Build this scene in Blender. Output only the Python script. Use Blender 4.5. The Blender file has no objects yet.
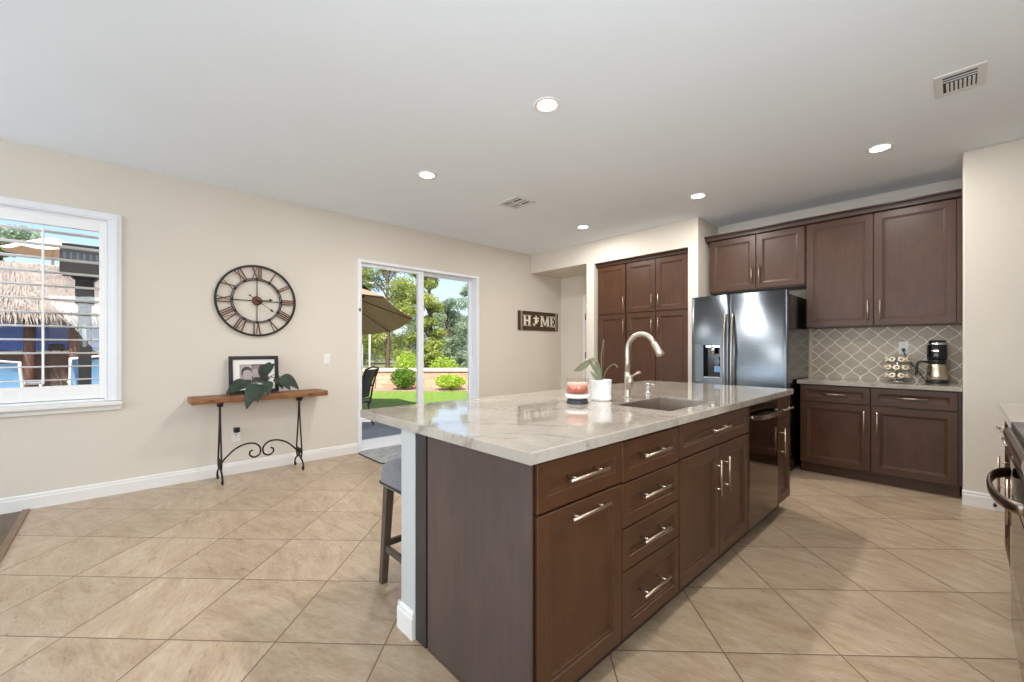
import bpy, bmesh, math, random
from math import sin, cos, pi, radians, sqrt, atan2
from mathutils import Vector, Matrix

S = bpy.context.scene
COL = S.collection
V3 = Vector

# ------------------------------------------------------------------ camera, world, sun, exposure
cam_d = bpy.data.cameras.new('camera')
cam = bpy.data.objects.new('camera', cam_d)
COL.objects.link(cam)
cam.location = (0, 0, 1.2206)
cam.rotation_euler = (radians(90), 0, radians(46.844))
cam_d.sensor_fit = 'HORIZONTAL'
cam_d.sensor_width = 36.0
cam_d.lens = 418.84 / 1024 * 36.0
cam_d.shift_y = 7.78 / 1024
cam_d.clip_start = 0.02
cam_d.clip_end = 300
S.camera = cam

S.view_settings.view_transform = 'Standard'
S.view_settings.look = 'None'
S.view_settings.gamma = 1.0
S.view_settings.exposure = 0.09
S.view_settings.use_curve_mapping = False
S.cycles.max_bounces = 10
S.cycles.diffuse_bounces = 5
S.cycles.glossy_bounces = 5
S.cycles.transparent_max_bounces = 24
S.cycles.sample_clamp_indirect = 6.0
S.cycles.caustics_reflective = False
S.cycles.caustics_refractive = False

world = bpy.data.worlds.new('world')
S.world = world
world.use_nodes = True
wt = world.node_tree
wt.nodes.clear()
w_out = wt.nodes.new('ShaderNodeOutputWorld')
w_bg = wt.nodes.new('ShaderNodeBackground')
w_sky = wt.nodes.new('ShaderNodeTexSky')
w_sky.sky_type = 'NISHITA'
w_sky.sun_disc = False
w_sky.sun_elevation = radians(48)
w_sky.sun_rotation = radians(120)
w_sky.air_density = 1.0
w_sky.dust_density = 2.0
w_sky.ozone_density = 1.4
w_bg.inputs['Strength'].default_value = 0.25
wt.links.new(w_sky.outputs[0], w_bg.inputs[0])
wt.links.new(w_bg.outputs[0], w_out.inputs[0])

sun_d = bpy.data.lights.new('sun', 'SUN')
sun_d.energy = 9.0
sun_d.color = (1.0, 0.95, 0.86)
sun_d.angle = radians(0.6)
sun = bpy.data.objects.new('sun', sun_d)
COL.objects.link(sun)
# light travels from behind the house (+X, -Y) towards the garden
sun.rotation_euler = V3((-0.50, 0.36, -0.80)).to_track_quat('-Z', 'Y').to_euler()


def area_light(name, loc, direction, sx, sy, power, color):
    d = bpy.data.lights.new(name, 'AREA')
    d.shape = 'RECTANGLE'
    d.size, d.size_y = sx, sy
    d.energy = power
    d.color = color
    o = bpy.data.objects.new(name, d)
    COL.objects.link(o)
    o.location = loc
    o.rotation_euler = V3(direction).to_track_quat('-Z', 'Z').to_euler()
    return o


DAY = (0.80, 0.90, 1.0)
# daylight coming through the windows behind the photographer (each sits in its opening; much of it is
# light bounced up from the sunlit ground outside, so it enters with an upward slant)
area_light('daylight_rear_left', (-3.55, -4.93, 1.45), (0, 1, 0.8), 1.9, 1.9, 92, DAY)
area_light('daylight_rear_right', (-0.9, -4.93, 1.45), (0, 1, 0.8), 1.9, 1.9, 92, DAY)
area_light('daylight_side', (-4.93, -3.2, 1.45), (1, 0, 0.8), 1.5, 1.8, 60, DAY)
# added fill from an invented opening at right, brightening island fronts and aisle floor
area_light('added_fill_right', (0.90, -0.1, 1.62), (-1, 0.35, 0.8), 1.7, 1.0, 75, DAY)
# the ceiling lamp over the aisle, above and behind the top edge of the picture
aisle = bpy.data.lights.new('aisle_lamp', 'AREA')
aisle.shape, aisle.size, aisle.energy, aisle.color = 'DISK', 0.12, 19.0, (1.0, 0.975, 0.94)
aisle_o = bpy.data.objects.new('aisle_lamp', aisle)
COL.objects.link(aisle_o)
aisle_o.location = (-0.40, 1.99, 2.757)

H = 2.769          # ceiling height
XL = -4.84         # left wall
YS = 4.965         # front of the pantry wall and header
YB = 5.56          # kitchen back wall
YC = 4.835         # face of the wall to the right of the cabinets
XC = 0.022         # its left return
ZK = 0.914

# ------------------------------------------------------------------ materials
MATS = {}


class NT:
    """small helper around a node tree"""
    def __init__(self, name):
        self.m = bpy.data.materials.new(name)
        self.m.use_nodes = True
        self.t = self.m.node_tree
        self.t.nodes.clear()
        self.out = self.t.nodes.new('ShaderNodeOutputMaterial')
        self.b = self.t.nodes.new('ShaderNodeBsdfPrincipled')
        self.t.links.new(self.b.outputs[0], self.out.inputs[0])
        MATS[name] = self.m

    def n(self, kind, **kw):
        nd = self.t.nodes.new(kind)
        for k, v in kw.items():
            setattr(nd, k, v)
        return nd

    def l(self, a, b):
        self.t.links.new(a, b)

    def math(self, op, a, b=None, c=None):
        nd = self.n('ShaderNodeMath', operation=op)
        for i, x in enumerate((a, b, c)):
            if x is None:
                continue
            if isinstance(x, (int, float)):
                nd.inputs[i].default_value = x
            else:
                self.l(x, nd.inputs[i])
        return nd.outputs[0]

    def coord(self, scale=(1, 1, 1), rot=(0, 0, 0), loc=(0, 0, 0), which='Object'):
        tc = self.n('ShaderNodeTexCoord')
        mp = self.n('ShaderNodeMapping')
        mp.inputs['Scale'].default_value = scale
        mp.inputs['Rotation'].default_value = rot
        mp.inputs['Location'].default_value = loc
        self.l(tc.outputs[which], mp.inputs[0])
        return mp.outputs[0]

    def noise(self, vec, scale=5, detail=3, rough=0.5, dist=0.0):
        nd = self.n('ShaderNodeTexNoise')
        nd.inputs['Scale'].default_value = scale
        nd.inputs['Detail'].default_value = detail
        nd.inputs['Roughness'].default_value = rough
        nd.inputs['Distortion'].default_value = dist
        if vec is not None:
            self.l(vec, nd.inputs['Vector'])
        return nd.outputs['Fac']

    def ramp(self, fac, stops):
        nd = self.n('ShaderNodeValToRGB')
        cr = nd.color_ramp
        while len(cr.elements) > 1:
            cr.elements.remove(cr.elements[-1])
        for i, (p, c) in enumerate(stops):
            e = cr.elements[0] if i == 0 else cr.elements.new(p)
            e.position = p
            e.color = (*c, 1) if len(c) == 3 else c
        self.l(fac, nd.inputs[0])
        return nd.outputs[0]

    def mix(self, fac, a, b, blend='MIX'):
        nd = self.n('ShaderNodeMix', data_type='RGBA', blend_type=blend)
        if isinstance(fac, (int, float)):
            nd.inputs[0].default_value = fac
        else:
            self.l(fac, nd.inputs[0])
        for i, x in ((6, a), (7, b)):
            if isinstance(x, tuple):
                nd.inputs[i].default_value = (*x, 1)
            else:
                self.l(x, nd.inputs[i])
        return nd.outputs[2]

    def bump(self, height, strength=0.2, dist=0.01):
        nd = self.n('ShaderNodeBump')
        nd.inputs['Strength'].default_value = strength
        nd.inputs['Distance'].default_value = dist
        self.l(height, nd.inputs['Height'])
        self.l(nd.outputs[0], self.b.inputs['Normal'])

    def set(self, **kw):
        names = {'color': 'Base Color', 'rough': 'Roughness', 'metal': 'Metallic', 'coat': 'Coat Weight',
                 'coat_rough': 'Coat Roughness', 'spec': 'Specular IOR Level', 'trans': 'Transmission Weight',
                 'emit': 'Emission Color', 'estr': 'Emission Strength', 'ior': 'IOR', 'sheen': 'Sheen Weight',
                 'sss': 'Subsurface Weight', 'aniso': 'Anisotropic', 'alpha': 'Alpha'}
        for k, v in kw.items():
            i = self.b.inputs[names[k]]
            if isinstance(v, (int, float)):
                i.default_value = v
            elif isinstance(v, tuple):
                i.default_value = (*v, 1) if len(v) == 3 else v
            else:
                self.l(v, i)
        return self


def srgb(r, g, b):
    def f(c):
        c /= 255.0
        return c / 12.92 if c <= 0.04045 else ((c + 0.055) / 1.055) ** 2.4
    return (f(r), f(g), f(b))


def plain(name, col, rough=0.5, metal=0.0, bump=0.0, bscale=200, var=0.06, vscale=8, **kw):
    """a paint / metal / plastic with slight procedural unevenness"""
    t = NT(name)
    v = t.coord()
    nz = t.noise(v, vscale, 3)
    lo = tuple(max(0, c * (1 - var)) for c in col)
    hi = tuple(min(1, c * (1 + var)) for c in col)
    t.set(color=t.ramp(nz, [(0.3, lo), (0.7, hi)]), rough=rough, metal=metal, **kw)
    if bump:
        t.bump(t.noise(v, bscale, 2), bump, 0.004)
    return t.m


plain('wall_paint', srgb(217, 208, 195), 0.75, bump=0.06, bscale=160, var=0.012, vscale=2, spec=0.2)
plain('ceiling_paint', srgb(238, 244, 250), 0.85, bump=0.10, bscale=90, var=0.01, vscale=2, spec=0.1)
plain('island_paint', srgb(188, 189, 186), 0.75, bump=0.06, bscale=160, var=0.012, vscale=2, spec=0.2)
plain('white_trim', srgb(230, 227, 222), 0.4, var=0.01)
plain('white_vinyl', srgb(232, 233, 236), 0.35, var=0.01)
plain('louver_white', srgb(243, 242, 240), 0.4, var=0.01)
plain('white_plastic', srgb(235, 233, 228), 0.35, var=0.01)
plain('white_ceramic', srgb(240, 239, 236), 0.12, var=0.01, coat=0.4)
plain('black_plastic', srgb(24, 24, 26), 0.35, var=0.05)
plain('black_gloss', srgb(18, 18, 20), 0.12, var=0.05)
plain('dark_void', srgb(10, 9, 9), 0.8, var=0.05)
plain('iron', srgb(44, 38, 36), 0.45, 0.6, bump=0.15, bscale=120, var=0.15)
plain('clock_black', srgb(40, 36, 34), 0.5, 0.5, var=0.1)
plain('clock_copper', srgb(104, 66, 52), 0.45, 0.5, var=0.15)
plain('brushed_nickel', srgb(196, 178, 158), 0.36, 1.0, var=0.03)
plain('chrome', srgb(225, 225, 225), 0.1, 1.0, var=0.02)
plain('faucet_nickel', srgb(192, 180, 166), 0.38, 1.0, var=0.03)
plain('pewter', srgb(146, 130, 116), 0.3, 1.0, var=0.04)
plain('bronze_steel', srgb(150, 138, 128), 0.28, 1.0, var=0.04)
plain('fridge_side', srgb(20, 18, 17), 0.16, 0.0, var=0.05, coat=0.5, coat_rough=0.1)
plain('dark_filler', srgb(50, 44, 44), 0.35, var=0.08)
plain('soapstone', srgb(52, 50, 52), 0.4, var=0.1)
plain('picture_black', srgb(28, 26, 26), 0.3, var=0.05)
plain('picture_mat', srgb(238, 234, 228), 0.8, var=0.01)
plain('photo_grey', srgb(176, 162, 160), 0.4, var=0.1, vscale=40)
plain('photo_dark', srgb(62, 54, 54), 0.4, var=0.2, vscale=40)
plain('photo_mid', srgb(150, 126, 124), 0.4, var=0.1, vscale=40)
plain('nail_bronze', srgb(92, 80, 70), 0.3, 1.0, var=0.05)
plain('sign_letter', srgb(232, 222, 205), 0.6, var=0.04)
plain('sign_metal', srgb(165, 158, 148), 0.45, 0.6, var=0.08)
plain('hinge_metal', srgb(120, 112, 102), 0.35, 0.9, var=0.05)
plain('vent_white', srgb(222, 222, 221), 0.5, var=0.01)
plain('vent_dark', srgb(52, 52, 52), 0.7, var=0.1)
plain('pod_foil', srgb(236, 226, 205), 0.35, var=0.05)
plain('pod_cup', srgb(222, 208, 180), 0.4, var=0.05)
plain('pod_label', srgb(186, 140, 100), 0.4, var=0.35, vscale=60)
plain('orchid_stem', srgb(112, 112, 70), 0.5, var=0.15, vscale=30)
plain('orchid_leaf', srgb(106, 106, 76), 0.4, var=0.2, vscale=20)
plain('leaf_dark', srgb(30, 48, 26), 0.5, var=0.35, vscale=14)
plain('soil', srgb(60, 46, 34), 0.95, bump=0.5, bscale=60, var=0.3, vscale=40)
plain('patio_concrete', srgb(150, 148, 144), 0.85, bump=0.1, bscale=80, var=0.08, vscale=3)
plain('pool_deck', srgb(150, 128, 112), 0.9, bump=0.3, bscale=50, var=0.25, vscale=12)
plain('far_ground', srgb(112, 112, 70), 0.95, var=0.25, vscale=1.5)
plain('stone_cap', srgb(206, 188, 172), 0.85, bump=0.2, bscale=60, var=0.08)
plain('bark', srgb(92, 74, 60), 0.9, bump=0.5, bscale=40, var=0.25, vscale=10)
plain('post_wood', srgb(92, 62, 50), 0.7, bump=0.2, bscale=40, var=0.2)
plain('bar_front', srgb(84, 66, 58), 0.8, var=0.25, vscale=10)
plain('planter_red', srgb(122, 74, 56), 0.8, var=0.15)
plain('tarp_blue', srgb(84, 124, 214), 0.5, var=0.12)
plain('sling_blue', srgb(128, 178, 220), 0.7, bump=0.1, bscale=300, var=0.08)
plain('sling_navy', srgb(66, 84, 112), 0.7, bump=0.1, bscale=300, var=0.25, vscale=90)
plain('umbrella_tan', srgb(158, 128, 106), 0.8, var=0.06)
plain('umbrella_black', srgb(46, 46, 52), 0.8, var=0.1)
plain('canopy_cream', srgb(222, 202, 184), 0.8, var=0.04)
plain('mesh_black', srgb(26, 25, 25), 0.6, var=0.1)
plain('heater_dark', srgb(20, 19, 21), 0.6, 0.0, var=0.1)
plain('heater_glass', srgb(80, 88, 100), 0.2, var=0.1)
plain('white_enamel', srgb(236, 236, 236), 0.3, var=0.01)
plain('sun_block_roof', srgb(120, 100, 88), 0.9, var=0.1)


def emitter(name, col, strength):
    t = NT(name)
    nz = t.noise(t.coord(), 10, 1)
    t.set(color=(0.9, 0.9, 0.9), emit=t.ramp(nz, [(0, tuple(c * 0.97 for c in col)), (1, col)]), estr=strength, rough=0.5)


emitter('lamp_lens', (1.0, 0.96, 0.90), 14.0)


def wood(name, dark, light, grain=(34, 34, 2.2), rough=0.40, coat=0.10, bump=0.05, contrast=(0.25, 0.75)):
    t = NT(name)
    v = t.coord(scale=grain)
    n1 = t.noise(v, 1.6, 5, 0.62, 0.6)
    n2 = t.noise(t.coord(scale=(5, 5, 3.2)), 1.5, 4, 0.6)
    f = t.math('ADD', t.math('MULTIPLY', n1, 0.5), t.math('MULTIPLY', n2, 0.5))
    t.set(color=t.ramp(f, [(contrast[0], dark), (contrast[1], light)]), rough=rough, coat=coat, coat_rough=0.3, spec=0.35)
    t.bump(n1, bump, 0.002)
    return t.m


wood('cabinet_wood', srgb(58, 35, 20), srgb(86, 54, 32))
wood('cabinet_wood_flat', srgb(58, 35, 20), srgb(86, 54, 32), grain=(2.2, 2.2, 34))
wood('crown_gap_shade_wood', srgb(46, 29, 19), srgb(66, 43, 29), grain=(2.2, 2.2, 34))  # darker wood for crowns; on base carcasses it paints shade into the door gaps
wood('end_panel_wood', srgb(60, 48, 45), srgb(88, 72, 66), grain=(26, 26, 1.6), rough=0.36, coat=0.35)
wood('rustic_slab', srgb(86, 54, 34), srgb(166, 112, 70), grain=(28, 3.2, 28), rough=0.5, coat=0.1, bump=0.3)
wood('stool_leg_wood', srgb(68, 58, 48), srgb(96, 82, 68), grain=(30, 30, 3), rough=0.5, coat=0.0)
wood('sign_board', srgb(58, 40, 26), srgb(90, 64, 44), grain=(30, 2.5, 30), rough=0.6, coat=0.0)
wood('hall_wood_floor', srgb(66, 50, 36), srgb(110, 88, 64), grain=(4, 26, 4), rough=0.4)
wood('threshold_wood', srgb(108, 84, 62), srgb(142, 114, 88), grain=(3, 26, 4), rough=0.45)

# floor tile, laid on the diagonal
t = NT('floor_tile')
tc = t.n('ShaderNodeTexCoord')
sp = t.n('ShaderNodeSeparateXYZ')
t.l(tc.outputs['Object'], sp.inputs[0])
r2 = 1 / sqrt(2)
fa = t.math('MULTIPLY', t.math('ADD', sp.outputs[0], sp.outputs[1]), r2)
fb = t.math('MULTIPLY', t.math('SUBTRACT', sp.outputs[1], sp.outputs[0]), r2)
ta = t.math('DIVIDE', t.math('SUBTRACT', fa, 1.256), 0.4592)
tb = t.math('DIVIDE', t.math('SUBTRACT', fb, 1.710), 0.4608)
fra, frb = t.math('FRACT', ta), t.math('FRACT', tb)
da = t.math('MINIMUM', fra, t.math('SUBTRACT', 1.0, fra))
db = t.math('MINIMUM', frb, t.math('SUBTRACT', 1.0, frb))
dm = t.math('MINIMUM', da, db)
grout = t.math('LESS_THAN', dm, 0.0062)
edge = t.n('ShaderNodeMapRange')
edge.inputs[1].default_value = 0.004
edge.inputs[2].default_value = 0.016
t.l(dm, edge.inputs[0])
cell = t.n('ShaderNodeCombineXYZ')
t.l(t.math('FLOOR', ta), cell.inputs[0])
t.l(t.math('FLOOR', tb), cell.inputs[1])
wn = t.n('ShaderNodeTexWhiteNoise', noise_dimensions='3D')
t.l(cell.outputs[0], wn.inputs[0])
# per tile shift and turn of the stone pattern
loc = t.n('ShaderNodeVectorMath', operation='ADD')
sc = t.n('ShaderNodeVectorMath', operation='SCALE')
t.l(wn.outputs['Color'], sc.inputs[0])
sc.inputs['Scale'].default_value = 40.0
t.l(tc.outputs['Object'], loc.inputs[0])
t.l(sc.outputs[0], loc.inputs[1])
rotn = t.n('ShaderNodeVectorRotate', rotation_type='Z_AXIS')
t.l(loc.outputs[0], rotn.inputs['Vector'])
t.l(t.math('MULTIPLY', t.math('SUBTRACT', wn.outputs['Value'], 0.5), 1.1), rotn.inputs['Angle'])
mp = t.n('ShaderNodeMapping')
mp.inputs['Rotation'].default_value = (0, 0, radians(-62))
mp.inputs['Scale'].default_value = (1.5, 5.2, 1)
t.l(rotn.outputs[0], mp.inputs[0])
n1 = t.noise(mp.outputs[0], 2.6, 9, 0.66, 0.5)
n2 = t.noise(mp.outputs[0], 18.0, 6, 0.65, 0.4)
n3 = t.noise(tc.outputs['Object'], 0.7, 2)
stone = t.ramp(t.math('ADD', t.math('MULTIPLY', n1, 0.64), t.math('MULTIPLY', n2, 0.36)),
               [(0.30, srgb(146, 122, 97)), (0.43, srgb(173, 149, 122)), (0.56, srgb(188, 167, 141)), (0.69, srgb(204, 186, 163))])
tone = t.ramp(wn.outputs['Value'], [(0, (0.90, 0.88, 0.86)), (1, (1.04, 1.04, 1.04))])
stone = t.mix(1.0, stone, tone, 'MULTIPLY')
t.set(color=t.mix(grout, stone, srgb(112, 90, 70)),
      rough=t.math('ADD', t.math('MULTIPLY', n2, 0.22), 0.20), spec=0.45)
hsum = t.math('ADD', edge.outputs[0], t.math('MULTIPLY', n2, 0.35))
t.bump(hsum, 0.25, 0.004)

# quartz worktop
t = NT('quartz')
v = t.coord(rot=(0, 0, radians(38)))
w1 = t.noise(v, 1.6, 6, 0.6, 1.4)
vein = t.math('ABSOLUTE', t.math('SUBTRACT', w1, 0.5))
w2 = t.noise(v, 4.4, 5, 0.6, 1.0)
vein2 = t.math('ABSOLUTE', t.math('SUBTRACT', w2, 0.5))
vm = t.ramp(vein, [(0.0, (0.8, 0.8, 0.8)), (0.010, (0.32, 0.32, 0.32)), (0.035, (0, 0, 0))])
vm2 = t.ramp(vein2, [(0.0, (0.35, 0.35, 0.35)), (0.02, (0, 0, 0))])
cloud = t.ramp(t.noise(v, 2.3, 4, 0.55, 0.4), [(0.3, srgb(158, 149, 136)), (0.7, srgb(182, 173, 161))])
c1 = t.mix(vm, cloud, srgb(134, 124, 114))
c1 = t.mix(vm2, c1, srgb(150, 137, 122))
t.set(color=c1, rough=0.05, spec=0.8)

# steel of the refrigerator: fine brushing
t = NT('fridge_steel')
v = t.coord(scale=(4, 4, 260))
nz = t.noise(v, 2, 2)
t.set(color=t.ramp(nz, [(0.3, srgb(106, 113, 120)), (0.7, srgb(122, 129, 136))]), metal=1.0,
      rough=t.math('ADD', t.math('MULTIPLY', nz, 0.10), 0.26), aniso=0.75)
t.b.inputs['Anisotropic Rotation'].default_value = 0.25
tg_ = t.n('ShaderNodeTangent', direction_type='RADIAL', axis='Z')
t.l(tg_.outputs[0], t.b.inputs['Tangent'])
t = NT('black_steel')
v = t.coord(scale=(4, 4, 260))
nz = t.noise(v, 2, 2)
t.set(color=t.ramp(nz, [(0.3, srgb(98, 80, 70)), (0.7, srgb(110, 92, 80))]), metal=1.0,
      rough=t.math('ADD', t.math('MULTIPLY', nz, 0.05), 0.05))
t = NT('sink_steel')
nz = t.noise(t.coord(scale=(200, 6, 6)), 2, 2)
t.set(color=t.ramp(nz, [(0.3, srgb(160, 146, 134)), (0.7, srgb(178, 164, 152))]), metal=1.0, rough=0.42)
t = NT('carafe_steel')
nz = t.noise(t.coord(scale=(6, 6, 200)), 2, 2)
t.set(color=t.ramp(nz, [(0.3, srgb(196, 184, 164)), (0.7, srgb(212, 200, 182))]), metal=1.0, rough=0.25)

# arabesque backsplash tile
t = NT('arabesque_tile')
tc = t.n('ShaderNodeTexCoord')
sp = t.n('ShaderNodeSeparateXYZ')
t.l(tc.outputs['Object'], sp.inputs[0])
u = t.math('DIVIDE', t.math('ADD', sp.outputs[0], 0.986), 0.1392)
vv = t.math('DIVIDE', t.math('SUBTRACT', sp.outputs[2], 1.316), 0.145)
p0 = t.math('ADD', u, vv)
q0 = t.math('SUBTRACT', u, vv)
A = 0.036
p = t.math('ADD', p0, t.math('MULTIPLY', t.math('SINE', t.math('MULTIPLY', q0, 2 * pi)), A))
q = t.math('ADD', q0, t.math('MULTIPLY', t.math('SINE', t.math('MULTIPLY', p0, 2 * pi)), A))


def near_int(x):
    fr = t.math('FRACT', x)
    return t.math('MINIMUM', fr, t.math('SUBTRACT', 1.0, fr))


dd = t.math('MINIMUM', near_int(p), near_int(q))
mr = t.n('ShaderNodeMapRange')
mr.inputs[1].default_value = 0.034
mr.inputs[2].default_value = 0.056
t.l(dd, mr.inputs[0])
tile_c = t.ramp(t.noise(tc.outputs['Object'], 9, 3), [(0.3, srgb(186, 168, 144)), (0.7, srgb(204, 187, 164))])
t.set(color=t.mix(mr.outputs[0], srgb(250, 245, 234), tile_c),
      rough=t.math('SUBTRACT', 0.65, t.math('MULTIPLY', mr.outputs[0], 0.30)), spec=0.3)
t.bump(mr.outputs[0], 0.3, 0.004)

# clear glass: mostly lets light straight through, a thin reflection on top
def clear_glass(name, tint, refl):
    t = NT(name)
    tr = t.n('ShaderNodeBsdfTransparent')
    tr.inputs[0].default_value = (*tint, 1)
    gl = t.n('ShaderNodeBsdfGlossy')
    gl.inputs['Roughness'].default_value = 0.02
    lw = t.n('ShaderNodeLayerWeight')
    lw.inputs[0].default_value = 0.5
    mx = t.n('ShaderNodeMixShader')
    t.l(t.math('ADD', t.math('MULTIPLY', t.math('POWER', lw.outputs['Facing'], 4.0), 0.6), refl), mx.inputs[0])
    t.l(tr.outputs[0], mx.inputs[1])
    t.l(gl.outputs[0], mx.inputs[2])
    t.l(mx.outputs[0], t.out.inputs[0])
    t.t.nodes.remove(t.b)


clear_glass('window_glass', (0.98, 0.985, 0.985), 0.02)
clear_glass('jar_glass', (0.98, 0.97, 0.96), 0.04)

# candle wax: red at the bottom fading to pale peach
t = NT('candle_wax')
sp = t.n('ShaderNodeSeparateXYZ')
tc = t.n('ShaderNodeTexCoord')
t.l(tc.outputs['Generated'], sp.inputs[0])
nz = t.noise(t.coord(scale=(160, 160, 4)), 1, 2)
f = t.math('ADD', sp.outputs[2], t.math('MULTIPLY', t.math('SUBTRACT', nz, 0.5), 0.5))
t.set(color=t.ramp(f, [(0.1, srgb(196, 92, 70)), (0.55, srgb(206, 120, 96)), (0.95, srgb(232, 186, 166))]), rough=0.4, sss=0.1)

# grey woven upholstery
t = NT('grey_linen')
v = t.coord()
a = t.n('ShaderNodeTexWave', wave_type='BANDS', bands_direction='X')
a.inputs['Scale'].default_value = 160
a.inputs['Distortion'].default_value = 1.5
t.l(v, a.inputs['Vector'])
nz = t.noise(v, 120, 3)
t.set(color=t.ramp(t.math('ADD', t.math('MULTIPLY', nz, 0.7), t.math('MULTIPLY', a.outputs['Fac'], 0.3)),
                   [(0.3, srgb(92, 92, 95)), (0.7, srgb(134, 134, 137))]), rough=0.9, sheen=0.3)
t.bump(nz, 0.35, 0.003)

# woven door mat
t = NT('mat_weave')
v = t.coord()
nz = t.noise(v, 70, 4, 0.7)
n2 = t.noise(v, 9, 2)
t.set(color=t.ramp(t.math('ADD', t.math('MULTIPLY', nz, 0.75), t.math('MULTIPLY', n2, 0.25)),
                   [(0.35, srgb(116, 116, 118)), (0.65, srgb(196, 194, 190))]), rough=0.95)
t.bump(nz, 0.6, 0.006)

# lawn, thatch, garden wall blocks, foliage
t = NT('lawn_green')
v = t.coord()
nz = t.noise(v, 9, 5, 0.7)
t.set(color=t.ramp(nz, [(0.3, srgb(84, 118, 34)), (0.7, srgb(134, 160, 62))]), rough=0.9)
t.bump(t.noise(v, 60, 3), 0.8, 0.03)
t = NT('thatch')
v = t.coord(scale=(8, 60, 8))
nz = t.noise(v, 1.2, 5, 0.7)
t.set(color=t.ramp(nz, [(0.3, srgb(92, 82, 76)), (0.5, srgb(152, 140, 132)), (0.7, srgb(186, 176, 168))]), rough=0.95)
t.bump(nz, 0.6, 0.03)
t = NT('garden_block')
br = t.n('ShaderNodeTexBrick')
br.inputs['Scale'].default_value = 1.0
br.inputs['Brick Width'].default_value = 0.40
br.inputs['Row Height'].default_value = 0.15
br.inputs['Mortar Size'].default_value = 0.012
br.inputs['Color1'].default_value = (*srgb(206, 168, 142), 1)
br.inputs['Color2'].default_value = (*srgb(180, 142, 118), 1)
br.inputs['Mortar'].default_value = (*srgb(164, 142, 124), 1)
tc = t.n('ShaderNodeTexCoord')
sp = t.n('ShaderNodeSeparateXYZ')
t.l(tc.outputs['Object'], sp.inputs[0])
cb = t.n('ShaderNodeCombineXYZ')
t.l(t.math('ADD', t.math('MULTIPLY', sp.outputs[0], 0.684), t.math('MULTIPLY', sp.outputs[1], 0.7295)), cb.inputs[0])
t.l(sp.outputs[2], cb.inputs[1])
t.l(cb.outputs[0], br.inputs['Vector'])
t.set(color=br.outputs['Color'], rough=0.95)
t.bump(t.noise(tc.outputs['Object'], 14, 4), 0.8, 0.05)


def foliage(name, a, b, c):
    t = NT(name)
    nz = t.noise(t.coord(), 1.6, 3, 0.6)
    n2 = t.noise(t.coord(), 14, 2, 0.6)
    col = t.ramp(t.math('ADD', t.math('MULTIPLY', nz, 0.6), t.math('MULTIPLY', n2, 0.4)), [(0.32, a), (0.5, b), (0.68, c)])
    t.set(color=col, rough=0.6, spec=0.3)
    # leaves let some light through
    tl = t.n('ShaderNodeBsdfTranslucent')
    t.l(col, tl.inputs[0])
    mx = t.n('ShaderNodeMixShader')
    mx.inputs[0].default_value = 0.45
    t.l(t.b.outputs[0], mx.inputs[1])
    t.l(tl.outputs[0], mx.inputs[2])
    t.l(mx.outputs[0], t.out.inputs[0])


foliage('pine_green', srgb(104, 122, 66), srgb(158, 170, 88), srgb(208, 208, 124))
foliage('olive_green', srgb(112, 134, 114), srgb(154, 172, 146), srgb(198, 208, 174))
foliage('bush_green', srgb(70, 104, 40), srgb(108, 146, 52), srgb(158, 186, 80))
foliage('lime_bush', srgb(138, 168, 50), srgb(178, 202, 74), srgb(212, 222, 120))


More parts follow.
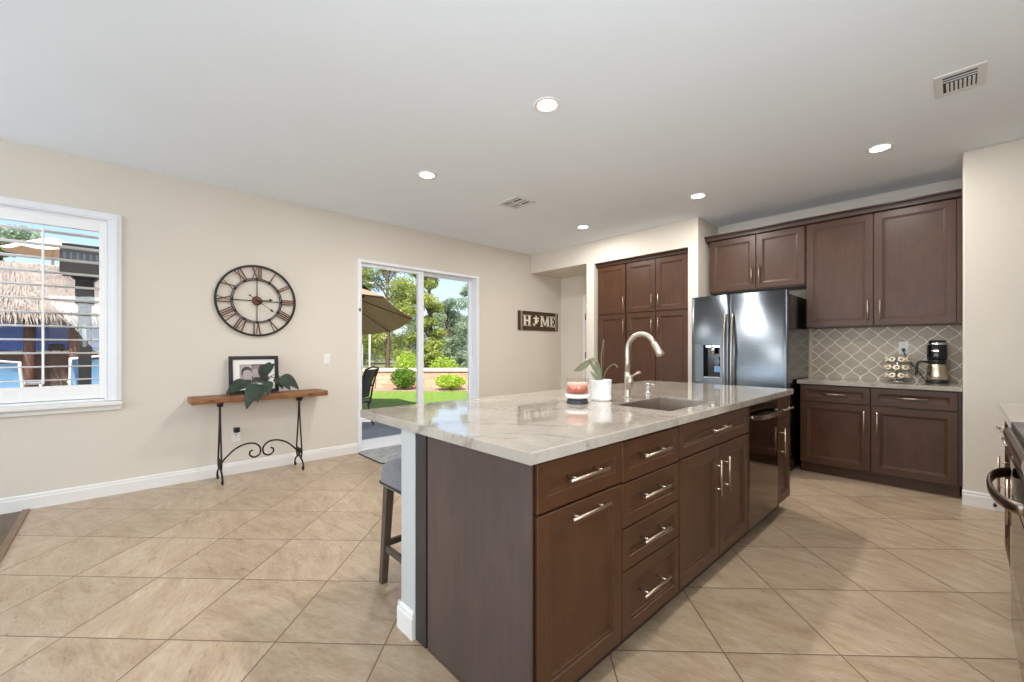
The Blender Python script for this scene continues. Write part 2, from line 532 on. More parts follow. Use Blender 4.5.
# ------------------------------------------------------------------ mesh building
class MB:
    """collects shapes and builds them as one mesh object"""
    def __init__(self):
        self.v, self.f, self.mi, self.sm = [], [], [], []

    def add(self, verts, faces, mi=0, smooth=False):
        b = len(self.v)
        self.v += [V3(x) for x in verts]
        for fc in faces:
            self.f.append(tuple(b + i for i in fc))
            self.mi.append(mi)
            self.sm.append(smooth)
        return self

    def bm(self, bm, mi=0, smooth=False, mat=None):
        bm.verts.index_update()
        vs = [(mat @ v.co if mat else v.co.copy()) for v in bm.verts]
        self.add(vs, [[v.index for v in f.verts] for f in bm.faces], mi, smooth)
        bm.free()
        return self

    def box(self, a, b, mi=0, bevel=0.0, seg=2, mat=None):
        lo = V3((min(a[0], b[0]), min(a[1], b[1]), min(a[2], b[2])))
        hi = V3((max(a[0], b[0]), max(a[1], b[1]), max(a[2], b[2])))
        bm = bmesh.new()
        bmesh.ops.create_cube(bm, size=1.0)
        for v in bm.verts:
            v.co = V3([lo[i] + (v.co[i] + 0.5) * (hi[i] - lo[i]) for i in range(3)])
        if bevel > 0:
            bevel = min(bevel, 0.45 * min(hi[i] - lo[i] for i in range(3)))
            bmesh.ops.bevel(bm, geom=bm.edges[:], offset=bevel, segments=seg, affect='EDGES', profile=0.5)
        return self.bm(bm, mi, False, mat)

    def tube(self, pts, r, n=10, closed=False, mi=0, caps=True, smooth=True):
        pts = [V3(p) for p in pts]
        m = len(pts)
        rs = r if isinstance(r, (list, tuple)) else [r] * m
        tang = []
        for i in range(m):
            a = pts[(i - 1) % m] if (closed or i > 0) else pts[i]
            b = pts[(i + 1) % m] if (closed or i < m - 1) else pts[i]
            d = b - a
            tang.append(d.normalized() if d.length > 1e-9 else V3((0, 0, 1)))
        up = V3((0, 0, 1)) if abs(tang[0].z) < 0.9 else V3((1, 0, 0))
        x = tang[0].cross(up).normalized()
        verts, faces = [], []
        for i in range(m):
            x = x - tang[i] * x.dot(tang[i])
            if x.length < 1e-6:
                x = tang[i].orthogonal()
            x.normalize()
            y = tang[i].cross(x)
            for k in range(n):
                a = 2 * pi * k / n
                verts.append(pts[i] + (x * cos(a) + y * sin(a)) * rs[i])
        for i in range(m if closed else m - 1):
            j = (i + 1) % m
            for k in range(n):
                k2 = (k + 1) % n
                faces.append((i * n + k, i * n + k2, j * n + k2, j * n + k))
        self.add(verts, faces, mi, smooth)
        if caps and not closed:
            self.add(verts[:n], [tuple(range(n))[::-1]], mi)
            self.add(verts[-n:], [tuple(range(n))], mi)
        return self

    def cyl(self, a, b, r0, r1=None, n=20, mi=0, smooth=True):
        return self.tube([a, b], [r0, r0 if r1 is None else r1], n, mi=mi, smooth=smooth)

    def lathe(self, prof, c=(0, 0, 0), n=32, mi=0, mat=None, smooth=True, wave=None):
        verts, faces = [], []
        c = V3(c)
        for r, z in prof:
            for k in range(n):
                a = 2 * pi * k / n
                rr = r * (wave(a) if wave else 1)
                p = V3((rr * cos(a), rr * sin(a), z))
                verts.append((mat @ p if mat else p) + c)
        m = len(prof)
        for i in range(m - 1):
            for k in range(n):
                k2 = (k + 1) % n
                faces.append((i * n + k, i * n + k2, (i + 1) * n + k2, (i + 1) * n + k))
        self.add(verts, faces, mi, smooth)
        if prof[0][0] > 1e-5:
            self.add(verts[:n], [tuple(range(n))[::-1]], mi)
        if prof[-1][0] > 1e-5:
            self.add(verts[-n:], [tuple(range(n))], mi)
        return self

    def prism(self, poly, d0, d1, fr, mi=0):
        """polygon in the (u, v) plane of frame fr, pushed from d0 to d1 along its normal"""
        n = len(poly)
        vs = [fr(u, v, d0) for u, v in poly] + [fr(u, v, d1) for u, v in poly]
        fs = [tuple(range(n))[::-1], tuple(range(n, 2 * n))]
        fs += [(i, (i + 1) % n, n + (i + 1) % n, n + i) for i in range(n)]
        return self.add(vs, fs, mi)

    def loops(self, rings, closed=False, cap0=False, cap1=False, mi=0, smooth=False):
        n = len(rings[0])
        vs = [p for r in rings for p in r]
        m = len(rings)
        fs = []
        for i in range(m if closed else m - 1):
            j = (i + 1) % m
            for k in range(n):
                k2 = (k + 1) % n
                fs.append((i * n + k, i * n + k2, j * n + k2, j * n + k))
        if cap0:
            fs.append(tuple(range(n))[::-1])
        if cap1:
            fs.append(tuple(range((m - 1) * n, m * n)))
        return self.add(vs, fs, mi, smooth)

    def build(self, name, mats, parent=None):
        me = bpy.data.meshes.new(name)
        org = origin_of(parent) if parent is not None else V3((0, 0, 0))
        me.from_pydata([v - org for v in self.v], [], self.f)
        if isinstance(mats, str):
            mats = [mats]
        for m in mats:
            me.materials.append(MATS[m])
        for pl, mi, sm in zip(me.polygons, self.mi, self.sm):
            pl.material_index = mi
            pl.use_smooth = sm
        me.update()
        bm = bmesh.new()
        bm.from_mesh(me)
        bmesh.ops.remove_doubles(bm, verts=bm.verts, dist=1e-6)
        bmesh.ops.recalc_face_normals(bm, faces=bm.faces)
        bm.to_mesh(me)
        bm.free()
        o = bpy.data.objects.new(name, me)
        COL.objects.link(o)
        if parent is not None:
            o.parent = parent
        return o


def origin_of(o):
    p = V3((0, 0, 0))
    while o is not None:
        p += V3(o.location)
        o = o.parent
    return p


def tag(o, label=None, cat=None, group=None, kind=None):
    if label: o['label'] = label
    if cat: o['category'] = cat
    if group: o['group'] = group
    if kind: o['kind'] = kind
    return o


def thing(name, label, cat, loc, group=None):
    o = bpy.data.objects.new(name, None)
    o.empty_display_size = 0.1
    COL.objects.link(o)
    o.location = loc
    return tag(o, label, cat, group)


def struct_root(name, loc=(0, 0, 0)):
    o = bpy.data.objects.new(name, None)
    COL.objects.link(o)
    o.location = loc
    o['kind'] = 'structure'
    return o


def struct(name, mb, mats, parent=None):
    o = mb.build(name, mats, parent)
    if parent is None:
        o['kind'] = 'structure'
    return o


def copy_tree(o, parent=None):
    c = o.copy()
    COL.objects.link(c)
    if parent is not None:
        c.parent = parent
    for ch in list(o.children):
        copy_tree(ch, c)
    return c


def frame(o, u, v, n):
    o, u, v, n = V3(o), V3(u), V3(v), V3(n)
    return lambda a, b, c=0.0: o + u * a + v * b + n * c


def rrect(u0, v0, u1, v1, r, seg=5):
    pts = []
    for cx, cy, a0 in ((u1 - r, v1 - r, 0), (u0 + r, v1 - r, 90), (u0 + r, v0 + r, 180), (u1 - r, v0 + r, 270)):
        for i in range(seg + 1):
            a = radians(a0 + 90 * i / seg)
            pts.append((cx + r * cos(a), cy + r * sin(a)))
    return pts


def smooth_path(ps, k=6):
    ps = [V3(p) for p in ps]
    out = []
    for i in range(len(ps) - 1):
        p0, p1, p2, p3 = ps[max(i - 1, 0)], ps[i], ps[i + 1], ps[min(i + 2, len(ps) - 1)]
        for j in range(k):
            s_ = j / k
            out.append(0.5 * ((2 * p1) + (p2 - p0) * s_ + (2 * p0 - 5 * p1 + 4 * p2 - p3) * s_ ** 2 + (3 * p1 - p0 - 3 * p2 + p3) * s_ ** 3))
    out.append(ps[-1])
    return out


# ------------------------------------------------------------------ the shell of the room
def wall_cells(mb, fr, u0, u1, v0, v1, holes, d0, d1):
    """a wall in frame fr from (u0,v0) to (u1,v1) with rectangular holes, thickness d0..d1"""
    us = sorted({u0, u1, *[h[0] for h in holes], *[h[2] for h in holes]})
    vs = sorted({v0, v1, *[h[1] for h in holes], *[h[3] for h in holes]})
    for i in range(len(us) - 1):
        for j in range(len(vs) - 1):
            cu, cv = (us[i] + us[i + 1]) / 2, (vs[j] + vs[j + 1]) / 2
            if any(h[0] < cu < h[2] and h[1] < cv < h[3] for h in holes):
                continue
            a, b = fr(us[i], vs[j], d0), fr(us[i + 1], vs[j + 1], d1)
            mb.box(a, b)
    return mb


F_LEFT = frame((XL, 0, 0), (0, 1, 0), (0, 0, 1), (1, 0, 0))      # left wall, seen from the room
F_BACK = lambda y: frame((0, y, 0), (1, 0, 0), (0, 0, 1), (0, -1, 0))

fl = MB().add([(XL - 0.15, -0.53, 0), (2.6, -0.53, 0), (2.6, 6.3, 0), (XL - 0.15, 6.3, 0)], [(0, 1, 2, 3)])
fl.add([(XL - 0.15, -0.53, -0.1), (2.6, -0.53, -0.1), (2.6, 6.3, -0.1), (XL - 0.15, 6.3, -0.1)], [(0, 1, 2, 3)])
struct('floor', fl, 'floor_tile')
struct('floor', MB().box((XL - 0.15, -5.1, -0.1), (2.6, -0.5301, 0)), 'hall_wood_floor')
struct('trim_1', MB().box((XL + 0.014, -0.533, 0.0005), (2.4, -0.493, 0.009), bevel=0.004), 'threshold_wood')

struct('ceiling', MB().box((XL - 0.15, -5.1, H), (2.6, YS, H + 0.12)).box((-2.097, YS, H), (2.6, 5.7, H + 0.12)), 'ceiling_paint')
struct('roof', MB().box((XL - 0.45, -5.4, H + 0.14), (2.9, 6.6, H + 0.34)), 'sun_block_roof')  # unseen slab over the ceiling, added and sized to keep sun off the patio

wall_cells(m := MB(), F_LEFT, -5.1, 5.85, 0, H, [(-1.50, 0.79, -0.072, 2.282), (2.045, 0, 3.861, 2.28), (-4.0, 0.5, -2.4, 2.4)], -0.15, 0)
struct('wall_left', m, 'wall_paint')
wall_cells(m := MB(), frame((0, -5.0, 0), (1, 0, 0), (0, 0, 1), (0, 1, 0)), XL, 2.6, 0, H,
           [(-4.55, 0.45, -2.55, 2.45), (-1.9, 0.45, 0.1, 2.45)], -0.12, 0)
struct('wall_rear', m, 'wall_paint')
wall_cells(m := MB(), frame((0.83, 0, 0), (0, -1, 0), (0, 0, 1), (-1, 0, 0)), -3.75, 5.0, 0, H, [(-0.80, 1.08, 1.0, 2.16)], -0.12, 0)  # the hole is invented, to hold the added fill lamp
struct('wall_right', m, 'wall_paint')
struct('wall_right', MB().box((2.5, 3.6, 0), (2.6, 5.0, H)).box((0.95, 3.65, 0), (2.5, 3.75, H)), 'wall_paint')
# header over the passage, post left of the pantry, wall between pantry and refrigerator
m = MB().box((XL, YS, 2.462), (-3.577, 5.85, H))
m.box((-3.709, YS, 0), (-3.577, 5.85, 2.462))
m.box((-3.577, YS, 2.44), (-2.216, 5.7, H))
m.box((-2.216, YS, 0), (-2.097, 5.7, H))
struct('wall_pantry', m, 'wall_paint')
struct('wall_nook', MB().box((XL, 5.728, 0), (-3.709, 5.85, 2.462)), 'wall_paint')
struct('wall_kitchen', MB().box((-2.097, YB, 0), (XC, 5.7, H)), 'wall_paint')
struct('wall_column', MB().box((XC, YC, 0), (2.5, 5.7, H), bevel=0.012), 'wall_paint')


def baseboard(fr, u0, u1, h=0.115):
    prof = [(0, 0), (0.015, 0), (0.015, h * 0.72), (0.011, h * 0.80), (0.011, h * 0.90), (0.005, h), (0, h)]
    mb = MB()
    vs = [fr(u0, v, d) for d, v in prof] + [fr(u1, v, d) for d, v in prof]
    n = len(prof)
    fs = [(i, (i + 1) % n, n + (i + 1) % n, n + i) for i in range(n)] + [tuple(range(n))[::-1], tuple(range(n, 2 * n))]
    return mb.add(vs, fs)


m = baseboard(F_LEFT, -5.0, 2.045)
m2 = baseboard(F_LEFT, 3.861, 5.728)
m.add(m2.v, m2.f)
struct('baseboard_left', m, 'white_trim')
m = baseboard(F_BACK(YC), XC - 0.004, 2.5)
struct('baseboard_right', m, 'white_trim')
m = baseboard(F_BACK(5.728), XL, -4.33)
struct('baseboard_nook', m, 'white_trim')
m = baseboard(F_BACK(YS), -3.709, -3.60)
m2 = baseboard(F_BACK(YS), -2.20, -2.10)
m.add(m2.v, m2.f)
struct('baseboard_pantry', m, 'white_trim')

# knee wall behind the island cabinets
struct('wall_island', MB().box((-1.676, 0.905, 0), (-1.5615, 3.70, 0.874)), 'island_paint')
m = baseboard(F_BACK(0.905), -1.690, -1.5615)
m2 = baseboard(frame((-1.676, 0, 0), (0, -1, 0), (0, 0, 1), (-1, 0, 0)), -3.70, -0.893)
m.add(m2.v, m2.f)
struct('baseboard_island', m, 'white_trim')

# ------------------------------------------------------------------ window with shutters
win = struct_root('window_1', (XL, -0.786, 0.787))
m = MB()
Y0, Y1, Z0, Z1 = -1.50, -0.072, 0.79, 2.282


def rect_ring(fr, a, b, c, d, w_l, w_r, w_b, w_t, n0, n1, mb, bevel=0.003):
    """a rectangular frame: outer (a,b)-(c,d), member widths"""
    mb.box(fr(a, b, n0), fr(a + w_l, d, n1), bevel=bevel)
    mb.box(fr(c - w_r, b, n0), fr(c, d, n1), bevel=bevel)
    if w_b:
        mb.box(fr(a + w_l, b, n0), fr(c - w_r, b + w_b, n1), bevel=bevel)
    mb.box(fr(a + w_l, d - w_t, n0), fr(c - w_r, d, n1), bevel=bevel)


rect_ring(F_LEFT, Y0 - 0.085, Z0, Y1 + 0.086, Z1 + 0.062, 0.085, 0.086, 0.0, 0.062, 0.0, 0.022, m)
rect_ring(F_LEFT, Y0 - 0.06, Z0, Y1 + 0.06, Z1 + 0.04, 0.03, 0.03, 0.0, 0.03, 0.02, 0.034, m)
# jamb lining and the sash behind the shutters
rect_ring(F_LEFT, Y0, Z0, Y1, Z1, 0.02, 0.02, 0.02, 0.02, -0.148, 0.0, m)
rect_ring(F_LEFT, Y0 + 0.02, Z0 + 0.02, Y1 - 0.02, Z1 - 0.02, 0.025, 0.025, 0.025, 0.025, -0.13, -0.09, m)
struct('window_frame', m, 'white_vinyl', win)
m = MB().box(F_LEFT(Y0 - 0.12, 0.752, 0), F_LEFT(0.022, 0.787, 0.062), bevel=0.008)
m.box(F_LEFT(Y0 - 0.085, 0.711, 0), F_LEFT(0.014, 0.752, 0.022), bevel=0.006)
struct('window_sill', m, 'white_trim', win)
struct('window_glass', MB().box(F_LEFT(Y0 + 0.04, Z0 + 0.04, -0.113), F_LEFT(Y1 - 0.04, Z1 - 0.04, -0.108)), 'window_glass', win)

sh = thing('plantation_shutter', 'white plantation shutter with open louvers in the left window, the panel nearest the wall clock',
           'shutter', (XL, -0.428, 0.83), 'window shutters')
m = MB()
PA, PB = -0.785, -0.074
rect_ring(F_LEFT, PA, 0.815, PB, 2.262, 0.047, 0.047, 0.114, 0.078, -0.036, 0.004, m)
m.build('panel_frame', 'louver_white', sh)
louvers = 12
for i in range(louvers):
    z = 0.975 + (2.135 - 0.975) * i / (louvers - 1)
    m = MB()
    prof = []
    for k in range(16):
        a = 2 * pi * k / 16
        d, hh = 0.040 * cos(a), 0.0058 * sin(a)
        tl = radians(5)
        prof.append((d * cos(tl) - hh * sin(tl), d * sin(tl) + hh * cos(tl)))
    vs = [F_LEFT(PA + 0.049, z + p[1], -0.016 + p[0]) for p in prof] + [F_LEFT(PB - 0.049, z + p[1], -0.016 + p[0]) for p in prof]
    fs = [(k, (k + 1) % 16, 16 + (k + 1) % 16, 16 + k) for k in range(16)] + [tuple(range(16)), tuple(range(16, 32))[::-1]]
    m.add(vs, fs, smooth=True)
    m.build('louver', 'louver_white', sh)
MB().box(F_LEFT(-0.434, 0.95, 0.026), F_LEFT(-0.420, 2.165, 0.038), bevel=0.003).build('tilt_rod', 'louver_white', sh)
sh2 = copy_tree(sh)
sh2.location.y -= 0.713
sh2['label'] = 'white plantation shutter in the left window, the panel farther from the wall clock'

# ------------------------------------------------------------------ sliding glass door
door = struct_root('door_1', (XL, 2.95, 0))
m = MB()
DY0, DY1 = 2.045, 3.861
rect_ring(F_LEFT, DY0, 0, DY1, 2.28, 0.035, 0.05, 0.03, 0.035, -0.14, 0.022, m)
struct('door_frame', m, 'white_vinyl', door)
for (a, b, n, wl, wr) in ((2.078, 2.955, -0.028, 0.034, 0.08), (2.90, 3.813, -0.085, 0.08, 0.06)):
    m = MB()
    rect_ring(F_LEFT, a, 0.03, b, 2.247, wl, wr, 0.095, 0.042, n - 0.04, n, m)
    pn = struct('door_panel', m, 'white_vinyl', door)
    MB().box(F_LEFT(a + wl - 0.01, 0.12, n - 0.024), F_LEFT(b - wr + 0.01, 2.21, n - 0.018)).build('door_glass', 'window_glass', pn)
    if a < 2.5:
        hm = MB().tube([F_LEFT(2.094, 0.98, n), F_LEFT(2.094, 0.98, n + 0.04), F_LEFT(2.094, 1.02, n + 0.05),
                        F_LEFT(2.094, 1.24, n + 0.05), F_LEFT(2.094, 1.28, n + 0.04), F_LEFT(2.094, 1.28, n)], 0.009, 8)
        hm.build('door_handle', 'white_vinyl', pn)
        MB().box(F_LEFT(2.05, 1.66, 0.020), F_LEFT(2.075, 1.70, 0.032), bevel=0.004).build('door_latch', 'hinge_metal', door)
    else:
        MB().box(F_LEFT(3.77, 1.12, n), F_LEFT(3.80, 1.30, n + 0.02), bevel=0.005).build('door_latch', 'white_vinyl', pn)
struct('door_sill', MB().box(F_LEFT(DY0, 0.0, -0.15), F_LEFT(DY1, 0.03, -0.14)), 'white_vinyl', door)

# passage door seen past the pantry post
d2 = struct_root('door_2', (-3.95, 5.72, 0))
FN = F_BACK(5.728)
m = MB()
m.box(FN(-4.345, 0, 0), FN(-4.285, 2.07, 0.018), bevel=0.004).box(FN(-4.345, 2.07, 0), FN(-3.72, 2.13, 0.018), bevel=0.004)
struct('door_casing', m, 'white_trim', d2)
m = MB().box(FN(-4.28, 0.01, 0.0), FN(-3.72, 2.065, 0.012), bevel=0.002)
for a, b in ((0.2, 0.95), (1.1, 1.9)):
    m.box(FN(-4.16, a, 0.012), FN(-3.75, b, 0.016), bevel=0.003)
struct('door_leaf', m, 'white_trim', d2)
for z in (0.28, 1.116, 1.757):
    MB().cyl(FN(-4.283, z - 0.05, 0.022), FN(-4.283, z + 0.05, 0.022), 0.010, n=10).build('hinge', 'hinge_metal', d2)

# ------------------------------------------------------------------ ceiling lights and vents
def downlight(loc, label, watts=20.0):
    t_ = thing('recessed_downlight', label, 'ceiling light', (loc[0], loc[1], H), 'recessed ceiling lights')
    c = V3((loc[0], loc[1], H))
    MB().lathe([(0.066, -0.002), (0.070, -0.006), (0.086, -0.005), (0.089, 0.0)], c, 40).build('trim_ring', 'white_plastic', t_)
    MB().lathe([(0.0001, -0.0035), (0.040, -0.0035), (0.068, -0.0015)], c, 40).build('lens', 'lamp_lens', t_)
    ld = bpy.data.lights.new('downlight_lamp', 'AREA')
    ld.shape = 'DISK'
    ld.size = 0.134
    ld.energy = watts
    ld.color = (1.0, 0.975, 0.94)
    ld.spread = radians(180)
    lo = bpy.data.objects.new('downlight_lamp', ld)
    COL.objects.link(lo)
    lo.parent = t_
    lo.location = (0, 0, -0.012)
    return t_


downlight((-1.789, 1.982), 'recessed ceiling downlight largest in view, above the sink end of the island')
downlight((-3.240, 2.000), 'recessed ceiling downlight nearest the wall clock and glass sliding door')
downlight((-3.267, 4.301), 'recessed ceiling downlight nearest the wooden word sign and the passage')
downlight((-1.807, 4.279), 'recessed ceiling downlight in front of the refrigerator')
downlight((-0.415, 4.280), 'recessed ceiling downlight in front of the tall upper cabinets, nearest the right wall', 12.0)


def vent(cx, cy, sx, sy, label, split):
    t_ = thing('ceiling_vent', label, 'vent', (cx, cy, H), 'ceiling vents')
    fr = frame((cx, cy, H), (1, 0, 0), (0, 1, 0), (0, 0, -1))
    m = MB()
    rect_ring(fr, -sx / 2, -sy / 2, sx / 2, sy / 2, 0.035, 0.035, 0.035, 0.035, 0.0, 0.008, m, bevel=0.002)
    if split:
        m.box(fr(-0.006, -sy / 2 + 0.03, 0), fr(0.006, sy / 2 - 0.03, 0.008))
        m.box(fr(-sx / 2 + 0.03, -0.006, 0), fr(sx / 2 - 0.03, 0.006, 0.008))
    m.build('vent_frame', 'vent_white', t_)
    MB().box(fr(-sx / 2 + 0.03, -sy / 2 + 0.03, 0.0002), fr(sx / 2 - 0.03, sy / 2 - 0.03, 0.001)).build('duct_opening', 'vent_dark', t_)
    ns = 8 if split else 9
    for i in range(ns):
        if split:
            # four-way register: slats run two ways
            x = -sx / 2 + 0.045 + (sx - 0.09) * i / (ns - 1)
            half = i < ns // 2
            m = MB()
            if half:
                m.box(fr(x, -sy / 2 + 0.033, 0.0015), fr(x + 0.011, sy / 2 - 0.033, 0.0065))
            else:
                y = -sy / 2 + 0.05 + (sy - 0.1) * (i - ns // 2) / (ns // 2 - 1)
                m.box(fr(0.006, y, 0.0015), fr(sx / 2 - 0.033, y + 0.02, 0.0065))
        else:
            m = MB()
            if i < 2:
                y = sy / 2 - 0.066 - 0.030 * i
                m.box(fr(-sx / 2 + 0.033, -y, 0.0015), fr(sx / 2 - 0.033, -y + 0.006, 0.0065))
            else:
                x = -sx / 2 + 0.048 + (sx - 0.10) * (i - 2) / (ns - 3)
                m.box(fr(x, -0.018, 0.0015), fr(x + 0.011, sy / 2 - 0.033, 0.0065))
        m.build('slat', 'vent_white', t_)
    return t_


vent(0.004, 3.54, 0.205, 0.285, 'white rectangular ceiling vent with a dark slotted grille, upper right near the wall', False)
vent(-3.205, 3.07, 0.32, 0.27, 'white four-way ceiling vent between the two left-hand downlights', True)

# ------------------------------------------------------------------ cabinet making
def shaker(mb, fr, u0, v0, u1, v1, t=0.020, st=0.058, sunk=0.013):
    """a recessed-panel front in frame fr: face at n = 0, back at n = -t"""
    def R(i, n):
        return [fr(u0 + i, v0 + i, n), fr(u1 - i, v0 + i, n), fr(u1 - i, v1 - i, n), fr(u0 + i, v1 - i, n)]
    mb.loops([R(0, -t), R(0, -0.0025), R(0.0025, 0), R(st, 0), R(st + 0.002, -0.004), R(st + 0.012, -0.0065),
              R(st + 0.0135, -0.0105), R(st + 0.020, -0.0115), R(st + 0.021, -sunk), R(st + 0.0211, -sunk)], cap0=True, cap1=True)
    return mb


def bar_pull(fr, a, b, stand=0.032, r=0.0058):
    """bar handle from (u,v) a to b standing off the face"""
    m = MB()
    A, B = fr(a[0], a[1], stand), fr(b[0], b[1], stand)
    m.cyl(A, B, r, n=12)
    L = (B - A).length
    for f in (0.17, 0.83):
        u, v = a[0] + (b[0] - a[0]) * f, a[1] + (b[1] - a[1]) * f
        m.cyl(fr(u, v, -0.0128), fr(u, v, stand), 0.0042, n=10)
    return m


def front(root, kind, fr, u0, v0, u1, v1, pull=None, wood_='cabinet_wood', st=0.060, t=0.020, metal='brushed_nickel'):
    o = shaker(MB(), fr, u0, v0, u1, v1, t, st).build(kind, wood_, root)
    if pull:
        bar_pull(fr, *pull).build('handle', metal, o)
    return o


T = 0.020
FI = frame((-0.878, 0, 0), (0, 1, 0), (0, 0, 1), (1, 0, 0))


def carcass(fr, u0, u1, v0, v1, depth, open_top=False, t=0.018):
    m = MB()
    n0, n1 = -T - 0.002 - depth, -T - 0.002
    if open_top:
        m.box(fr(u0, v0, n0), fr(u0 + t, v1, n1)).box(fr(u1 - t, v0, n0), fr(u1, v1, n1))
        m.box(fr(u0 + t, v0, n0), fr(u1 - t, v0 + t, n1)).box(fr(u0 + t, v0 + t, n0), fr(u1 - t, v1, n0 + t))
        m.box(fr(u0 + t, v1 - 0.17, n1 - t), fr(u1 - t, v1, n1))
    else:
        m.box(fr(u0, v0, n0), fr(u1, v1, n1))
    return m


def toe(fr, u0, u1, depth, inset=0.075, h=0.100):
    return MB().box(fr(u0, 0, -T - depth), fr(u1, h, -inset))


G = 0.003
ZT = 0.873
DEP = 0.575
# A: drawer above a tall pull-out
a_ = thing('island_cabinet', 'dark brown island cabinet at the near corner, one drawer over a tall pull-out door', 'cabinet',
           (-1.18, 1.16, 0), 'island cabinets')
carcass(FI, 0.9265, 1.399, 0.104, ZT, DEP).build('carcass', 'crown_gap_shade_wood', a_)
toe(FI, 0.926, 1.399, DEP).build('toe_kick', 'dark_filler', a_)
front(a_, 'drawer', FI, 0.930, 0.712, 1.398, 0.866, ((1.05, 0.798), (1.27, 0.798)), 'cabinet_wood_flat', st=0.046)
front(a_, 'door', FI, 0.930, 0.107, 1.398, 0.704, ((1.062, 0.670), (1.275, 0.670)))
MB().box((-1.470, 0.910, 0.012), (-0.887, 0.9195, ZT), bevel=0.001).build('end_panel', 'end_panel_wood', a_)
MB().box((-1.560, 0.908, 0.002), (-1.480, 0.95, ZT)).build('filler_strip', 'dark_filler', a_)
MB().box((-1.470, 0.9095, 0.0005), (-0.90, 0.919, 0.0115)).build('shoe_strip', 'pewter', a_)
# B: four drawers
b_ = thing('island_cabinet', 'dark brown island cabinet with a stack of four drawers', 'cabinet', (-1.18, 1.64, 0), 'island cabinets')
carcass(FI, 1.400, 1.876, 0.104, ZT, DEP).build('carcass', 'crown_gap_shade_wood', b_)
toe(FI, 1.400, 1.876, DEP).build('toe_kick', 'dark_filler', b_)
zs = [0.107, 0.364, 0.530, 0.706, 0.868]
hz = [0.240, 0.455, 0.633, 0.794]
for i in range(4):
    front(b_, 'drawer', FI, 1.403, zs[i], 1.873, zs[i + 1] - 0.006, ((1.514, hz[i]), (1.732, hz[i])), 'cabinet_wood_flat', st=0.046)
# C: sink base
c_ = thing('island_cabinet', 'dark brown island sink cabinet, false drawer front over two doors', 'cabinet', (-1.18, 2.34, 0), 'island cabinets')
carcass(FI, 1.877, 2.800, 0.104, ZT, DEP, open_top=True).build('carcass', 'crown_gap_shade_wood', c_)
toe(FI, 1.877, 2.800, DEP).build('toe_kick', 'dark_filler', c_)
front(c_, 'false_drawer', FI, 1.883, 0.712, 2.797, 0.866, ((2.205, 0.800), (2.430, 0.800)), 'cabinet_wood_flat', st=0.046)
front(c_, 'door', FI, 1.883, 0.107, 2.3455, 0.704, ((2.290, 0.455), (2.290, 0.640)))
front(c_, 'door', FI, 2.3495, 0.107, 2.797, 0.704, ((2.405, 0.455), (2.405, 0.640)))
# D: narrow cabinet past the dishwasher
d_ = thing('island_cabinet', 'narrow dark brown island cabinet beyond the dishwasher, drawer over slim door', 'cabinet',
           (-1.18, 3.56, 0), 'island cabinets')
carcass(FI, 3.402, 3.735, 0.104, ZT, DEP).build('carcass', 'crown_gap_shade_wood', d_)
toe(FI, 3.402, 3.735, DEP).build('toe_kick', 'dark_filler', d_)
front(d_, 'drawer', FI, 3.407, 0.712, 3.722, 0.866, ((3.46, 0.782), (3.68, 0.782)), 'cabinet_wood_flat', st=0.044)
front(d_, 'door', FI, 3.407, 0.107, 3.722, 0.704, ((3.462, 0.45), (3.462, 0.655)))

# dishwasher
dw = thing('dishwasher', 'dark stainless dishwasher with a bowed handle built into the island', 'dishwasher', (-1.18, 3.1, 0))
MB().box((-1.47, 2.803, 0.104), (-0.905, 3.399, ZT)).build('tub', 'black_plastic', dw)
m = MB().box((-0.904, 2.806, 0.110), (-0.874, 3.396, 0.868), bevel=0.005)
wd = m.build('door', 'black_steel', dw)
pts = []
for i in range(25):
    f = -1 + 2 * i / 24
    pts.append(FI(3.101 + 0.262 * f, 0.795, 0.010 + 0.055 * sqrt(max(0, 1 - abs(f) ** 2.6))))
m = MB()
for k in range(len(pts) - 1):
    pass
ring = []
for i, p_ in enumerate(pts):
    q_ = pts[min(i + 1, 24)] - pts[max(i - 1, 0)]
    nrm = V3((0, 0, 1)).cross(q_).normalized()
    ring.append([p_ + nrm * 0.006 + V3((0, 0, 0.013)), p_ - nrm * 0.006 + V3((0, 0, 0.013)),
                 p_ - nrm * 0.006 - V3((0, 0, 0.013)), p_ + nrm * 0.006 - V3((0, 0, 0.013))])
m.loops(ring, cap0=True, cap1=True)
for y in (2.845, 3.357):
    m.cyl(FI(y, 0.795, -0.003), FI(y, 0.795, 0.018), 0.011, n=12)
m.build('handle', 'bronze_steel', wd)
MB().box((-1.45, 2.806, 0.0), (-0.955, 3.396, 0.100)).build('toe_panel', 'black_plastic', dw)

# island worktop with the sink cut-out
wt_ = thing('countertop', 'large white veined quartz worktop covering the island', 'countertop', (-1.46, 2.32, 0.876))


def rc(x0, y0, x1, y1, z):
    return [V3((x0, y0, z)), V3((x1, y0, z)), V3((x1, y1, z)), V3((x0, y1, z))]


SK = (-1.306, 1.972, -0.966, 2.528)
m = MB().loops([rc(-2.06, 0.885, -0.863, 3.76, 0.876), rc(-2.06, 0.885, -0.863, 3.76, 0.911), rc(-2.057, 0.888, -0.866, 3.757, ZK),
                rc(*SK, ZK), rc(*SK, 0.906), rc(-1.345, 1.935, -0.930, 2.565, 0.906), rc(-1.345, 1.935, -0.930, 2.565, 0.876)], closed=True)
m.build('slab', 'quartz', wt_)

